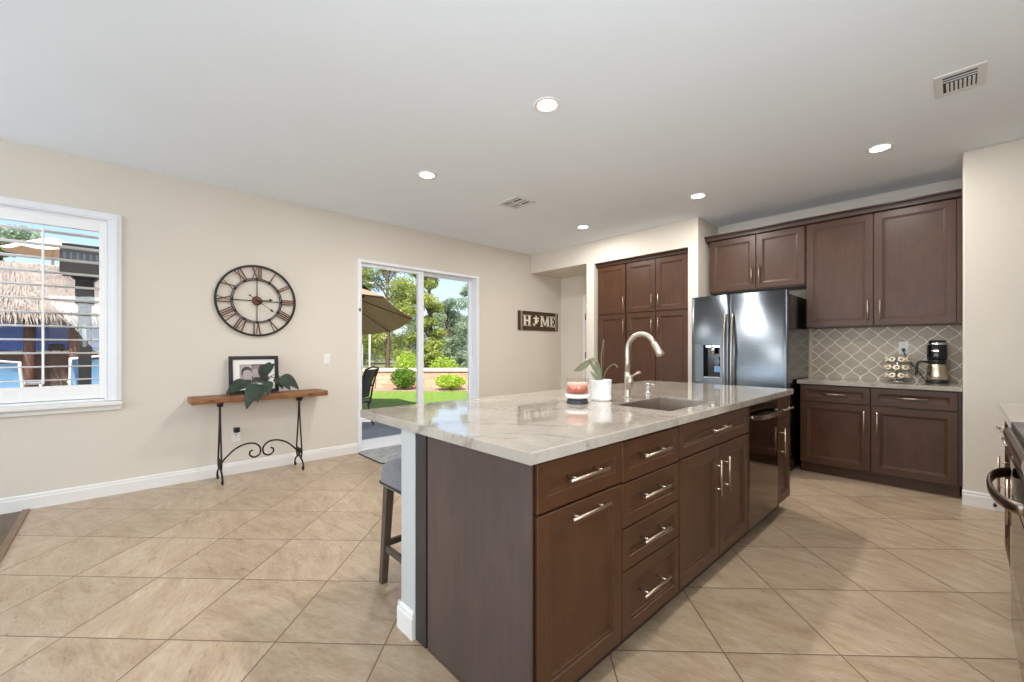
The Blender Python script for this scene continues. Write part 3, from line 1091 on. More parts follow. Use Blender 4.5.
# sink
sk = thing('sink', 'rectangular stainless undermount sink set into the island worktop', 'sink', (-1.138, 2.25, 0.68))
a, b, c, d = SK
g = 0.004
m = MB().loops([rc(a - 0.012, b - 0.012, c + 0.012, d + 0.012, 0.9052), rc(a - g, b - g, c + g, d + g, 0.9052),
                rc(a - g, b - g, c + g, d + g, 0.70), rc(a + 0.012, b + 0.012, c - 0.012, d - 0.012, 0.682)], cap1=True)
m.build('bowl', 'sink_steel', sk)
MB().lathe([(0.045, 0.6825), (0.043, 0.685), (0.030, 0.684), (0.012, 0.683), (0.0001, 0.683)], (-1.138, 2.25, 0), 28).build('drain', 'chrome', sk)

# faucet
fa_ = thing('faucet', 'tall brushed nickel gooseneck faucet with a pull-down head behind the sink', 'faucet', (-1.438, 2.353, ZK))
bx, by = -1.438, 2.353
MB().lathe([(0.027, 0.0), (0.027, 0.004), (0.021, 0.008), (0.0195, 0.02), (0.0190, 0.15), (0.0165, 0.158)], (bx, by, ZK), 28).build('base', 'faucet_nickel', fa_)
pts = [(bx, by, ZK + 0.15), (bx, by, ZK + 0.22), (bx, by, ZK + 0.295)]
R_ = 0.096
for i in range(1, 15):
    a = pi - radians(152) * i / 14
    pts.append((bx + R_ + R_ * cos(a), by - 0.004 * i / 14, ZK + 0.295 + R_ * sin(a) * 1.08))
MB().tube(pts, 0.0155, 16).build('spout', 'faucet_nickel', fa_)
e0, e1 = V3(pts[-1]), V3(pts[-2])
dr = (e0 - e1).normalized()
MB().tube([e0 - dr * 0.005, e0 + dr * 0.006, e0 + dr * 0.05, e0 + dr * 0.085, e0 + dr * 0.088], [0.0155, 0.018, 0.019, 0.026, 0.022], 20).build('spray_head', 'faucet_nickel', fa_)
m = MB().tube(smooth_path([(bx + 0.010, by - 0.012, ZK + 0.055), (bx + 0.026, by - 0.02, ZK + 0.085), (bx + 0.030, by - 0.022, ZK + 0.115), (bx + 0.024, by - 0.018, ZK + 0.138)], 4),
              [0.010 + 0.013 * sin(pi * k / 12 * 0.9 + 0.2) for k in range(13)], 16)
m.tube([(bx + 0.028, by - 0.022, ZK + 0.118), (bx + 0.065, by - 0.030, ZK + 0.146), (bx + 0.110, by - 0.040, ZK + 0.164)], [0.0065, 0.006, 0.009], 12)
m.build('lever', 'faucet_nickel', fa_)

so = thing('soap_dispenser', 'small brushed nickel deck soap dispenser beside the faucet', 'soap dispenser', (-1.474, 2.674, ZK))
MB().lathe([(0.022, 0), (0.022, 0.006), (0.015, 0.010), (0.015, 0.036), (0.010, 0.042), (0.010, 0.056), (0.016, 0.058), (0.017, 0.070), (0.010, 0.074)],
           (-1.474, 2.674, ZK), 24).build('pump', 'chrome', so)
MB().tube([(-1.474, 2.674, ZK + 0.063), (-1.44, 2.665, ZK + 0.064), (-1.415, 2.657, ZK + 0.056)], [0.006, 0.0055, 0.005], 10).build('nozzle', 'chrome', so)

# candle on its stand
CX, CY_ = -1.478, 1.895
st = thing('candle_stand', 'round stand of black stone with a white marble top under the red candle', 'stand', (CX, CY_, ZK))
MB().lathe([(0.060, 0.0), (0.062, 0.003), (0.058, 0.018), (0.050, 0.026)], (CX, CY_, ZK), 40).build('base', 'soapstone', st)
MB().lathe([(0.052, 0.026), (0.068, 0.034), (0.071, 0.040), (0.071, 0.050), (0.068, 0.053)], (CX, CY_, ZK), 40).build('plate', 'white_ceramic', st)
cd = thing('jar_candle', 'glass jar candle with red to peach wax on the round stand', 'candle', (CX, CY_, ZK + 0.053))
MB().lathe([(0.0001, 0.0), (0.060, 0.0), (0.063, 0.004), (0.063, 0.088), (0.0605, 0.088), (0.0605, 0.006), (0.0001, 0.006)], (CX, CY_, ZK + 0.0532), 40).build('jar', 'jar_glass', cd)
MB().lathe([(0.0001, 0.0065), (0.0595, 0.0065), (0.0595, 0.062), (0.050, 0.060), (0.0001, 0.059)], (CX, CY_, ZK + 0.0532), 40).build('wax', 'candle_wax', cd)
MB().cyl((CX, CY_, ZK + 0.112), (CX + 0.002, CY_, ZK + 0.122), 0.0015, n=6).build('wick', 'black_plastic', cd)


def leaf(mb, base, tip, width, sag=0.0, side=None, n=8, mi=0, fold=0.15, shape=0.75):
    base, tip = V3(base), V3(tip)
    d = tip - base
    L = d.length
    up = V3((0, 0, 1))
    # blades lie broad side to the room
    s = V3(side) if side is not None else d.cross(V3((-base.x, -base.y, 1.6 - base.z)).normalized() + up * 0.35)
    if s.length < 1e-5:
        s = V3((1, 0, 0))
    s.normalize()
    nrm = s.cross(d).normalized()
    vs = []
    for i in range(n + 1):
        f = i / n
        w = width * 0.5 * (sin(pi * f ** shape)) ** 0.8
        c = base + d * f + up * (-sag * L * 4 * f * (1 - f))
        vs += [c - s * w + nrm * fold * w, c, c + s * w + nrm * fold * w]
    fs = []
    for i in range(n):
        for k in (0, 1):
            fs.append((i * 3 + k, i * 3 + k + 1, i * 3 + k + 4, i * 3 + k + 3))
    mb.add(vs, fs, mi, True)


# potted orchid by the faucet
PX, PY = -1.462, 2.100
po = thing('potted_orchid', 'sparse orchid with bare stems in a white ceramic pot by the faucet', 'plant', (PX, PY, ZK))
m = MB().lathe([(0.0001, 0.0), (0.056, 0.0), (0.060, 0.005), (0.0615, 0.018), (0.058, 0.024), (0.064, 0.118), (0.0655, 0.122), (0.062, 0.122), (0.060, 0.110), (0.0001, 0.105)],
               (PX, PY, ZK), 40)
m.build('pot', 'white_ceramic', po)
MB().lathe([(0.0001, 0.112), (0.0595, 0.1105)], (PX, PY, ZK), 24).build('moss', 'soil', po)
zt = ZK + 0.112
stems = [[(PX - 0.02, PY, zt), (PX - 0.03, PY - 0.01, zt + 0.10), (PX - 0.055, PY - 0.02, zt + 0.135), (PX - 0.075, PY - 0.03, zt + 0.115)],
         [(PX + 0.0, PY + 0.01, zt), (PX - 0.005, PY + 0.01, zt + 0.14), (PX + 0.005, PY + 0.012, zt + 0.22), (PX + 0.012, PY + 0.012, zt + 0.25)],
         [(PX + 0.01, PY, zt), (PX + 0.04, PY, zt + 0.07), (PX + 0.09, PY, zt + 0.105), (PX + 0.115, PY, zt + 0.085)]]


for q_ in stems:
    MB().tube(smooth_path(q_), 0.0026, 7).build('stem', 'orchid_stem', po)
MB().cyl((PX + 0.004, PY + 0.014, zt), (PX + 0.008, PY + 0.018, zt + 0.25), 0.0022, n=7).build('stake', 'stool_leg_wood', po)
for bs, tp, w in (((PX - 0.055, PY - 0.02, zt + 0.125), (PX - 0.165, PY - 0.055, zt + 0.055), 0.046),
                  ((PX - 0.02, PY, zt + 0.04), (PX - 0.075, PY - 0.02, zt + 0.14), 0.024),
                  ((PX - 0.005, PY, zt), (PX - 0.045, PY + 0.01, zt + 0.135), 0.022),
                  ((PX - 0.01, PY - 0.005, zt), (PX - 0.062, PY - 0.025, zt + 0.065), 0.022),
                  ((PX - 0.005, PY, zt), (PX - 0.030, PY + 0.02, zt + 0.115), 0.022),
                  ((PX - 0.070, PY - 0.01, zt + 0.135), (PX - 0.012, PY - 0.01, zt + 0.120), 0.030)):
    m = MB()
    leaf(m, bs, tp, w, 0.05, n=7)
    m.build('leaf', 'orchid_leaf', po)

# ------------------------------------------------------------------ back run: base cabinet, worktop, backsplash
FB = F_BACK(4.945)
bc = thing('base_cabinet', 'dark brown base cabinet with two drawers over two doors, under the tiled backsplash', 'cabinet', (-0.535, 5.2, 0))
m = MB().box((-1.086, 4.967, 0.104), (0.018, 5.555, ZT))
m.box((-0.0015, 4.950, 0.104), (0.018, 4.968, ZT))
m.build('carcass', 'crown_gap_shade_wood', bc)
MB().box((-1.086, 5.018, 0.0), (0.005, 5.5, 0.103)).build('toe_kick', 'cabinet_wood_flat', bc)
front(bc, 'drawer', FB, -1.078, 0.711, -0.5475, 0.866, ((-0.918, 0.789), (-0.716, 0.789)), 'cabinet_wood_flat', st=0.046)
front(bc, 'drawer', FB, -0.5405, 0.711, -0.004, 0.866, ((-0.372, 0.793), (-0.165, 0.793)), 'cabinet_wood_flat', st=0.046)
front(bc, 'door', FB, -1.078, 0.107, -0.5475, 0.703, ((-0.588, 0.450), (-0.588, 0.652)))
front(bc, 'door', FB, -0.5405, 0.107, -0.004, 0.703, ((-0.497, 0.450), (-0.497, 0.652)))

ct2 = thing('countertop', 'white quartz worktop on the base cabinet below the tiled backsplash', 'countertop', (-0.54, 5.2, 0.876))
MB().box((-1.102, 4.917, 0.876), (0.0215, 5.547, ZK), bevel=0.003).build('slab', 'quartz', ct2)

bs_ = thing('backsplash', 'taupe arabesque tile backsplash with cream grout between worktop and upper cabinets', 'backsplash', (-0.54, 5.55, ZK))
MB().box((-1.100, 5.549, 0.9145), (0.0215, 5.5595, 1.445)).build('tile_field', 'arabesque_tile', bs_)
MB().box((-1.135, 5.546, 0.9145), (-1.1005, 5.5595, 1.445), bevel=0.003).build('edge_trim', 'pod_cup', bs_)

# upper cabinets
FU = F_BACK(5.190)
u1 = thing('upper_cabinet', 'short dark brown wall cabinet with two doors above the refrigerator', 'cabinet', (-1.575, 5.4, 1.885), 'upper cabinets')
MB().box((-2.062, 5.212, 1.880), (-1.084, 5.556, 2.535)).build('carcass', 'cabinet_wood', u1)
front(u1, 'door', FU, -2.050, 1.893, -1.5535, 2.498, ((-1.588, 1.957), (-1.588, 2.148)))
front(u1, 'door', FU, -1.5475, 1.893, -1.094, 2.498, ((-1.513, 1.957), (-1.513, 2.148)))
u2 = thing('upper_cabinet', 'tall dark brown wall cabinet with two doors above the coffee maker', 'cabinet', (-0.54, 5.4, 1.44), 'upper cabinets')
m = MB().box((-1.083, 5.212, 1.437), (0.018, 5.556, 2.535)).box((-0.010, 5.194, 1.437), (0.018, 5.213, 2.535))
m.build('carcass', 'cabinet_wood', u2)
front(u2, 'door', FU, -1.078, 1.441, -0.5525, 2.498, ((-0.590, 1.492), (-0.590, 1.684)))
front(u2, 'door', FU, -0.5475, 1.441, -0.013, 2.498, ((-0.502, 1.490), (-0.502, 1.682)))


def crown(u0, u1, y_face, z0, z1, out, y_back, ret_l=True):
    """cove moulding along X; profile from the cabinet face outwards and up"""
    hgt = z1 - z0
    prof = [(0, 0), (out * 0.55, 0), (out * 0.62, 0.006)]
    for i in range(7):
        f = i / 6
        prof.append((out * (0.62 + 0.34 * (1 - cos(f * pi / 2))), 0.008 + (hgt - 0.022) * sin(f * pi / 2)))
    prof += [(out, hgt - 0.012), (out, hgt), (0, hgt)]
    mb = MB()
    n = len(prof)
    ra = [V3((u0 - (d if ret_l else 0), y_face - d, z0 + z)) for d, z in prof]
    rb = [V3((u1, y_face - d, z0 + z)) for d, z in prof]
    mb.loops([ra, rb], cap0=True, cap1=True)
    if ret_l:
        rcn = [V3((u0 - d, y_back, z0 + z)) for d, z in prof]
        mb.loops([rcn, ra], cap0=True)
    return mb


cr = thing('crown_moulding', 'dark brown crown moulding running along the top of the wall cabinets', 'moulding', (-1.02, 5.2, 2.50))
crown(-2.0635, 0.018, 5.1885, 2.502, 2.565, 0.046, 5.55).build('moulding', 'crown_gap_shade_wood', cr)

# ------------------------------------------------------------------ pantry cabinets
FP = F_BACK(5.030)
p1 = thing('pantry_cabinet', 'narrow tall grey brown pantry cabinet next to the white post', 'cabinet', (-3.34, 5.3, 0), 'pantry cabinets')
MB().box((-3.570, 5.052, 0.104), (-3.1005, 5.65, 2.400)).build('carcass', 'cabinet_wood', p1)
MB().box((-3.570, 5.10, 0.0), (-3.1005, 5.6, 0.104)).build('toe_kick', 'dark_filler', p1)
front(p1, 'door', FP, -3.556, 1.708, -3.109, 2.378, ((-3.126, 1.762), (-3.126, 1.930)))
front(p1, 'door', FP, -3.556, 0.110, -3.109, 1.696, ((-3.126, 1.430), (-3.126, 1.614)))
p2 = thing('pantry_cabinet', 'wide tall grey brown pantry cabinet with paired doors beside the refrigerator', 'cabinet', (-2.67, 5.3, 0), 'pantry cabinets')
MB().box((-3.0995, 5.052, 0.104), (-2.222, 5.65, 2.400)).build('carcass', 'cabinet_wood', p2)
MB().box((-3.0995, 5.10, 0.0), (-2.222, 5.6, 0.104)).build('toe_kick', 'dark_filler', p2)
for z0, z1, ha, hb in ((1.708, 2.378, 1.762, 1.938), (0.110, 1.696, 1.430, 1.614)):
    front(p2, 'door', FP, -3.088, z0, -2.6725, z1, ((-2.713, ha), (-2.713, hb)))
    front(p2, 'door', FP, -2.6665, z0, -2.240, z1, ((-2.620, ha), (-2.620, hb)))
cp = thing('crown_moulding', 'dark brown moulding along the top of the pantry doors', 'moulding', (-2.9, 5.0, 2.38))
crown(-3.576, -2.217, 5.045, 2.384, 2.438, 0.050, 5.2, ret_l=False).build('moulding', 'crown_gap_shade_wood', cp)

# ------------------------------------------------------------------ refrigerator
FF = F_BACK(4.630)
rf = thing('refrigerator', 'stainless side-by-side refrigerator with a water dispenser in its left door', 'refrigerator', (-1.57, 5.05, 0))
MB().box((-2.020, 4.705, 0.06), (-1.120, 5.47, 1.755), bevel=0.004).build('body', 'fridge_side', rf)
m = MB().box((-2.0, 4.66, 0.005), (-1.14, 5.3, 0.060))
m.build('base_grille', 'black_plastic', rf)


def fridge_door(u0, u1, hole=None):
    m = MB()
    z0, z1, tt = 0.075, 1.785, 0.068
    # slightly crowned front made of vertical strips
    us = [u0, u0 + 0.006] + [u0 + (u1 - u0) * f for f in (0.08, 0.2, 0.35, 0.5, 0.65, 0.8, 0.92)] + [u1 - 0.006, u1]

    def dep(u):
        f = (u - u0) / (u1 - u0) * 2 - 1
        e = 0.006 if (u <= u0 + 1e-6 or u >= u1 - 1e-6) else 0.0
        return 0.008 * (1 - f * f) - e
    if hole:
        us = sorted(set([x for x in us if not (hole[0] + 1e-4 < x < hole[2] - 1e-4)] + [hole[0], hole[2]]))
    vs_ = [z0, z1] if not hole else [z0, hole[1], hole[3], z1]
    for i in range(len(us) - 1):
        for j in range(len(vs_) - 1):
            if hole and hole[0] - 1e-6 <= us[i] and us[i + 1] <= hole[2] + 1e-6 and j == 1:
                continue
            m.add([FF(us[i], vs_[j], dep(us[i])), FF(us[i + 1], vs_[j], dep(us[i + 1])), FF(us[i + 1], vs_[j + 1], dep(us[i + 1])), FF(us[i], vs_[j + 1], dep(us[i]))],
                  [(0, 1, 2, 3)], smooth=True)
    # sides, top, bottom, back
    for a in (u0, u1):
        m.add([FF(a, z0, -tt), FF(a, z1, -tt), FF(a, z1, dep(a)), FF(a, z0, dep(a))], [(0, 1, 2, 3)])
    for z in (z0, z1):
        m.add([FF(us[0], z, -tt), FF(us[-1], z, -tt)] + [FF(x, z, dep(x)) for x in reversed(us)], [tuple(range(2 + len(us)))])
    m.add([FF(u0, z0, -tt), FF(u1, z0, -tt), FF(u1, z1, -tt), FF(u0, z1, -tt)], [(0, 1, 2, 3)])
    return m


DH = (-1.896, 0.905, -1.722, 1.262)
dl = fridge_door(-2.026, -1.640, DH).build('door', 'fridge_steel', rf)
dr_ = fridge_door(-1.632, -1.113).build('door', 'fridge_steel', rf)
# dispenser: alcove, control strip, nozzle block, paddle and drip tray
ua, va, ub, vb = DH
m = MB()
dd_ = 0.058
m.add([FF(ua, va, 0.004), FF(ub, va, 0.006), FF(ub, vb, 0.006), FF(ua, vb, 0.004), FF(ua, va, -dd_), FF(ub, va, -dd_), FF(ub, vb, -dd_), FF(ua, vb, -dd_)],
      [(4, 5, 6, 7), (0, 1, 5, 4), (1, 2, 6, 5), (2, 3, 7, 6), (3, 0, 4, 7)])
dsp = m.build('dispenser', 'black_gloss', dl)
MB().box(FF(-1.985, 0.885, 0.0005), FF(-1.9, 1.275, 0.0085), bevel=0.002).build('control_strip', 'fridge_steel', dl)
m = MB().cyl(FF(-1.80, 1.255, -0.020), FF(-1.80, 1.165, -0.016), 0.030, 0.026, 20)
m.box(FF(-1.872, 1.235, -0.05), FF(-1.728, 1.258, 0.004), bevel=0.004)
m.build('nozzle', 'chrome', dl)
m = MB().lathe([(0.0001, 0.0), (0.020, 0.002), (0.026, 0.008)], FF(-1.766, 1.085, -0.035), 24,
               mat=Matrix.Rotation(radians(90), 4, 'X') @ Matrix.Scale(1.7, 4, (0, 1, 0)))
m.build('paddle', 'heater_glass', dl)
MB().box(FF(-1.80, 0.97, -0.056), FF(-1.726, 1.035, -0.040), bevel=0.004).build('water_lever', 'sling_blue', dl)
MB().box(FF(-1.894, 0.907, -0.05), FF(-1.724, 0.920, 0.010), bevel=0.003).build('drip_tray', 'chrome', dl)
MB().box(FF(-1.975, 0.874, 0.001), FF(-1.925, 0.880, 0.0075)).build('badge', 'chrome', dl)


def fridge_handle(u, parent):
    pts, ws = [], []
    z0, z1 = 0.42, 1.585
    ring = []
    for i in range(29):
        f = i / 28
        z = z0 + (z1 - z0) * f
        out = 0.012 + 0.050 * (1 - abs(2 * f - 1) ** 3.0)
        cw, ct = 0.0135, 0.008
        ring.append([FF(u + cw * cos(a) * 1.0, z, out + ct * sin(a)) for a in [2 * pi * k / 12 for k in range(12)]])
    m = MB().loops(ring, cap0=True, cap1=True, smooth=True)
    for z in (z0 + 0.012, z1 - 0.012):
        m.box(FF(u - 0.012, z - 0.014, 0.0), FF(u + 0.012, z + 0.014, 0.018), bevel=0.003)
    return m.build('handle', 'bronze_steel', parent)


fridge_handle(-1.672, dl)
fridge_handle(-1.598, dr_)
m = MB()
for u in (-1.96, -1.20):
    m.box((u - 0.05, 4.68, 1.7555), (u + 0.05, 4.86, 1.79), bevel=0.006)
m.build('hinge_cover', 'fridge_side', rf)

# ------------------------------------------------------------------ small things on the back worktop
cm = thing('coffee_maker', 'black coffee maker with a stainless thermal carafe on the back worktop', 'coffee maker', (-0.133, 5.345, ZK))
c0 = (-0.133, 5.345, ZK)
m = MB().lathe([(0.075, 0.0), (0.078, 0.004), (0.078, 0.020), (0.074, 0.024)], c0, 40)
m.box((-0.185, 5.38, ZK), (-0.081, 5.455, ZK + 0.25), bevel=0.012)
m.build('base', 'black_plastic', cm)
MB().lathe([(0.068, 0.025), (0.072, 0.032), (0.070, 0.075), (0.060, 0.150), (0.056, 0.168), (0.050, 0.172)], c0, 40).build('carafe', 'carafe_steel', cm)
MB().lathe([(0.050, 0.172), (0.060, 0.175), (0.061, 0.200), (0.054, 0.206)], c0, 40).build('carafe_collar', 'black_plastic', cm)
m = MB().tube(smooth_path([(-0.19, 5.335, ZK + 0.185), (-0.235, 5.325, ZK + 0.192), (-0.258, 5.32, ZK + 0.172), (-0.262, 5.32, ZK + 0.12), (-0.268, 5.32, ZK + 0.065)]),
              0.010, 10)
m.build('carafe_handle', 'black_plastic', cm)
MB().lathe([(0.056, 0.207), (0.064, 0.214), (0.066, 0.23), (0.066, 0.335), (0.062, 0.340)], c0, 40).build('brew_head', 'black_gloss', cm)
MB().lathe([(0.062, 0.3405), (0.064, 0.345), (0.062, 0.362), (0.056, 0.366)], c0, 40).build('lid_ring', 'chrome', cm)
MB().lathe([(0.056, 0.3662), (0.053, 0.378), (0.03, 0.383), (0.0001, 0.384)], c0, 40).build('lid', 'black_plastic', cm)
ba = radians(-100)
m = MB()
for k in range(6):
    a0, a1 = ba - 0.34 + 0.113 * k, ba - 0.34 + 0.113 * (k + 1)
    R1 = 0.0668
    m.add([V3(c0) + V3((R1 * cos(a0), R1 * sin(a0), 0.284)), V3(c0) + V3((R1 * cos(a1), R1 * sin(a1), 0.284)),
           V3(c0) + V3((R1 * cos(a1), R1 * sin(a1), 0.293)), V3(c0) + V3((R1 * cos(a0), R1 * sin(a0), 0.293))], [(0, 1, 2, 3)])
m.build('nameplate', 'chrome', cm)
pl = MB().box((-0.377, 5.512, 1.196), (-0.353, 5.544, 1.226), bevel=0.005)
pl.tube(smooth_path([(-0.365, 5.515, 1.20), (-0.352, 5.500, 1.16), (-0.318, 5.500, 1.09), (-0.268, 5.490, 1.02), (-0.225, 5.470, 0.945), (-0.205, 5.450, 0.923), (-0.185, 5.43, 0.922)]),
        0.0045, 8)
pl.build('power_cord', 'black_plastic', cm)


def wall_plate(name, label, cat, fr, u, v, w=0.072, h=0.116, kind='outlet'):
    t_ = thing(name, label, cat, fr(u, v, 0))
    m = MB().box(fr(u - w / 2, v - h / 2, 0.0003), fr(u + w / 2, v + h / 2, 0.006), bevel=0.0025)
    m.build('plate', 'white_plastic', t_)
    if kind == 'outlet':
        for dz in (-0.026, 0.026):
            s_ = MB().prism(rrect(u - 0.016, v + dz - 0.014, u + 0.016, v + dz + 0.014, 0.008), 0.006, 0.0075, fr)
            soc = s_.build('socket', 'white_plastic', t_)
            sl = MB()
            for du in (-0.006, 0.006):
                sl.box(fr(u + du - 0.001, v + dz - 0.002, 0.0074), fr(u + du + 0.001, v + dz + 0.007, 0.0078))
            sl.build('slots', 'dark_void', soc)
    else:
        MB().box(fr(u - 0.017, v - 0.033, 0.006), fr(u + 0.017, v + 0.033, 0.0085), bevel=0.001).build('rocker', 'white_plastic', t_)
    return t_


wall_plate('wall_outlet', 'white outlet plate on the backsplash with a black plug in it', 'outlet', F_BACK(5.549), -0.365, 1.231)
wall_plate('light_switch', 'white light switch plate between the wall clock and the sliding door', 'light switch', F_LEFT, 1.697, 1.106, kind='switch')
wall_plate('wall_outlet', 'white outlet plate low on the wall under the console table', 'outlet', F_LEFT, 0.834, 0.375)
pf = thing('air_freshener', 'small black and white plug-in air freshener in the outlet under the console table', 'air freshener', F_LEFT(0.834, 0.42, 0))
MB().box(F_LEFT(0.809, 0.408, 0.009), F_LEFT(0.859, 0.456, 0.055), bevel=0.008).build('cap', 'black_plastic', pf)
m = MB().tube(smooth_path([F_LEFT(0.814, 0.409, 0.03), F_LEFT(0.815, 0.38, 0.032), F_LEFT(0.834, 0.362, 0.034), F_LEFT(0.853, 0.38, 0.032), F_LEFT(0.854, 0.409, 0.03)]), 0.006, 8)
m.build('holder', 'white_plastic', pf)
MB().cyl(F_LEFT(0.834, 0.37, 0.03), F_LEFT(0.834, 0.408, 0.03), 0.012, n=14).build('vial', 'jar_glass', pf)

# three-tier carousel of coffee pods
kx, ky = -0.400, 5.390
kc = thing('pod_carousel', 'three-tier chrome carousel for coffee pods beside the coffee maker', 'pod holder', (kx, ky, ZK))
MB().lathe([(0.078, 0.0), (0.078, 0.003), (0.060, 0.010), (0.020, 0.018), (0.008, 0.024), (0.006, 0.235), (0.010, 0.245), (0.0001, 0.252)], (kx, ky, ZK), 36).build('stand', 'chrome', kc)
for z in (0.052, 0.127, 0.202):
    m = MB()
    for dr2 in (0.060, 0.093):
        m.tube([(kx + dr2 * cos(2 * pi * k / 36), ky + dr2 * sin(2 * pi * k / 36), ZK + z - 0.024) for k in range(36)], 0.0018, 6, closed=True)
    for k in range(4):
        a = pi / 4 + pi / 2 * k
        m.cyl((kx, ky, ZK + z - 0.024), (kx + 0.093 * cos(a), ky + 0.093 * sin(a), ZK + z - 0.024), 0.0016, n=6)
    m.build('tier_ring', 'chrome', kc)


def make_pod():
    t_ = thing('coffee_pod', 'cream coffee pod', 'coffee pod', (0, 0, 0))
    # axis along +X, tilted up a little: lid outward
    R = Matrix.Rotation(radians(90 - 18), 4, 'Y')
    MB().lathe([(0.0001, -0.022), (0.0175, -0.022), (0.0225, 0.019)], (0, 0, 0), 20, mat=R).build('cup', 'pod_cup', t_)
    MB().lathe([(0.0255, 0.019), (0.0255, 0.0205), (0.0175, 0.0212)], (0, 0, 0), 20, mat=R).build('lid', 'pod_foil', t_)
    MB().lathe([(0.012, 0.0214), (0.0001, 0.0216)], (0, 0, 0), 16, mat=R).build('lid_print', 'pod_label', t_)
    return t_


pod0 = make_pod()
first = True
for ti, (z, nm) in enumerate(((0.052, 'bottom'), (0.127, 'middle'), (0.202, 'top'))):
    for k in range(9):
        a = 2 * pi * (k + 0.5 * (ti % 2)) / 9 + 0.2
        o = pod0 if first else copy_tree(pod0)
        first = False
        o.location = (kx + 0.074 * cos(a), ky + 0.074 * sin(a), ZK + z + 0.001)
        o.rotation_euler = (0, 0, a)
        o['label'] = 'cream foil-lidded coffee pod in the %s ring of the chrome carousel' % nm
        o['group'] = 'coffee pods in the %s ring' % nm

# ------------------------------------------------------------------ right-hand run: cabinets, worktop, range
XR = 0.178
FR = frame((XR, 0, 0), (0, -1, 0), (0, 0, 1), (-1, 0, 0))
for (y0, y1, hy, lab) in ((3.222, 3.664, 3.43, 'dark brown base cabinet at the far end of the right-hand worktop'),
                          (2.778, 3.218, 3.00, 'dark brown base cabinet between the range and the end cabinet')):
    rb = thing('base_cabinet', lab, 'cabinet', (0.5, (y0 + y1) / 2, 0), 'right-hand base cabinets')
    carcass(FR, -y1, -y0, 0.104, ZT, 0.60).build('carcass', 'crown_gap_shade_wood', rb)
    toe(FR, -y1, -y0, 0.60).build('toe_kick', 'dark_filler', rb)
    front(rb, 'drawer', FR, -y1 + G, 0.712, -y0 - G, 0.866, ((-hy - 0.10, 0.79), (-hy + 0.10, 0.79)), 'cabinet_wood_flat', st=0.046)
    front(rb, 'door', FR, -y1 + G, 0.107, -y0 - G, 0.704, ((-hy if y0 > 3.2 else -2.83, 0.45), (-hy if y0 > 3.2 else -2.83, 0.65)))
ct3 = thing('countertop', 'white quartz worktop on the right-hand cabinets by the range', 'countertop', (0.49, 3.23, 0.876))
MB().box((0.150, 2.776, 0.876), (0.826, 3.687, ZK), bevel=0.003).build('slab', 'quartz', ct3)

rg = thing('range', 'dark stainless kitchen range with a bowed oven handle at the right edge', 'range', (0.5, 2.385, 0))
MB().box((0.180, 2.004, 0.02), (0.815, 2.772, 0.885), bevel=0.004).build('body', 'black_plastic', rg)
MB().box((0.152, 2.004, 0.8855), (0.815, 2.772, 0.912), bevel=0.006).build('cooktop', 'fridge_steel', rg)
m = MB()
prof = [(0.180, 0.884), (0.142, 0.884), (0.132, 0.876), (0.130, 0.860), (0.140, 0.815), (0.154, 0.790), (0.164, 0.775), (0.180, 0.775)]
m.loops([[V3((x, 2.006, z)) for x, z in prof], [V3((x, 2.770, z)) for x, z in prof]], cap0=True, cap1=True)
cpn = m.build('control_panel', 'bronze_steel', rg)
od = MB().box((0.150, 2.008, 0.24), (0.179, 2.768, 0.765), bevel=0.006).build('oven_door', 'black_steel', rg)
MB().box((0.1485, 2.10, 0.33), (0.1498, 2.676, 0.62), bevel=0.0005).build('oven_window', 'black_gloss', od)


def bow_handle(z, y0, y1, out, xw=0.150, w=0.021, th=0.008):
    ring = []
    for i in range(33):
        f = -1 + 2 * i / 32
        y = (y0 + y1) / 2 + (y1 - y0) / 2 * f
        x = xw - 0.006 - out * (max(0.0, 1 - abs(f) ** 2.4)) ** 0.6
        ring.append((V3((x, y, z))))
    rr = []
    for i, p_ in enumerate(ring):
        tg = (ring[min(i + 1, 32)] - ring[max(i - 1, 0)]).normalized()
        nn = tg.cross(V3((0, 0, 1))).normalized()
        rr.append([p_ + nn * th * cos(a) + V3((0, 0, 1)) * w * sin(a) for a in [2 * pi * k / 12 for k in range(12)]])
    return MB().loops(rr, cap0=True, cap1=True, smooth=True)


bow_handle(0.708, 2.09, 2.69, 0.064).build('handle', 'pewter', od)
wdw = MB().box((0.152, 2.008, 0.05), (0.179, 2.768, 0.232), bevel=0.006).build('warming_drawer', 'black_steel', rg)
m = MB()
for y0 in (2.05, 2.30, 2.55):
    for k in range(3):
        m.box((0.24 + 0.2 * k, y0, 0.918), (0.255 + 0.2 * k, y0 + 0.19, 0.934), bevel=0.003)
    m.box((0.22, y0 + 0.085, 0.924), (0.74, y0 + 0.10, 0.938), bevel=0.003)
    for x in (0.225, 0.73):
        m.box((x, y0 + 0.085, 0.9122), (x + 0.01, y0 + 0.10, 0.926))
m.build('grate', 'iron', rg)

# ------------------------------------------------------------------ wall clock
CU, CV, CR = 1.010, 1.702, 0.357
ck = thing('wall_clock', 'large round open metal wall clock with roman numerals', 'clock', F_LEFT(CU, CV, 0))


def circ(r, d, n=64):
    return [F_LEFT(CU + r * cos(2 * pi * k / n), CV + r * sin(2 * pi * k / n), d) for k in range(n)]


def band(r0, r1, d0, d1, n=64):
    return MB().loops([circ(r0, d0, n), circ(r1, d0, n), circ(r1, d1, n), circ(r0, d1, n)], closed=True)


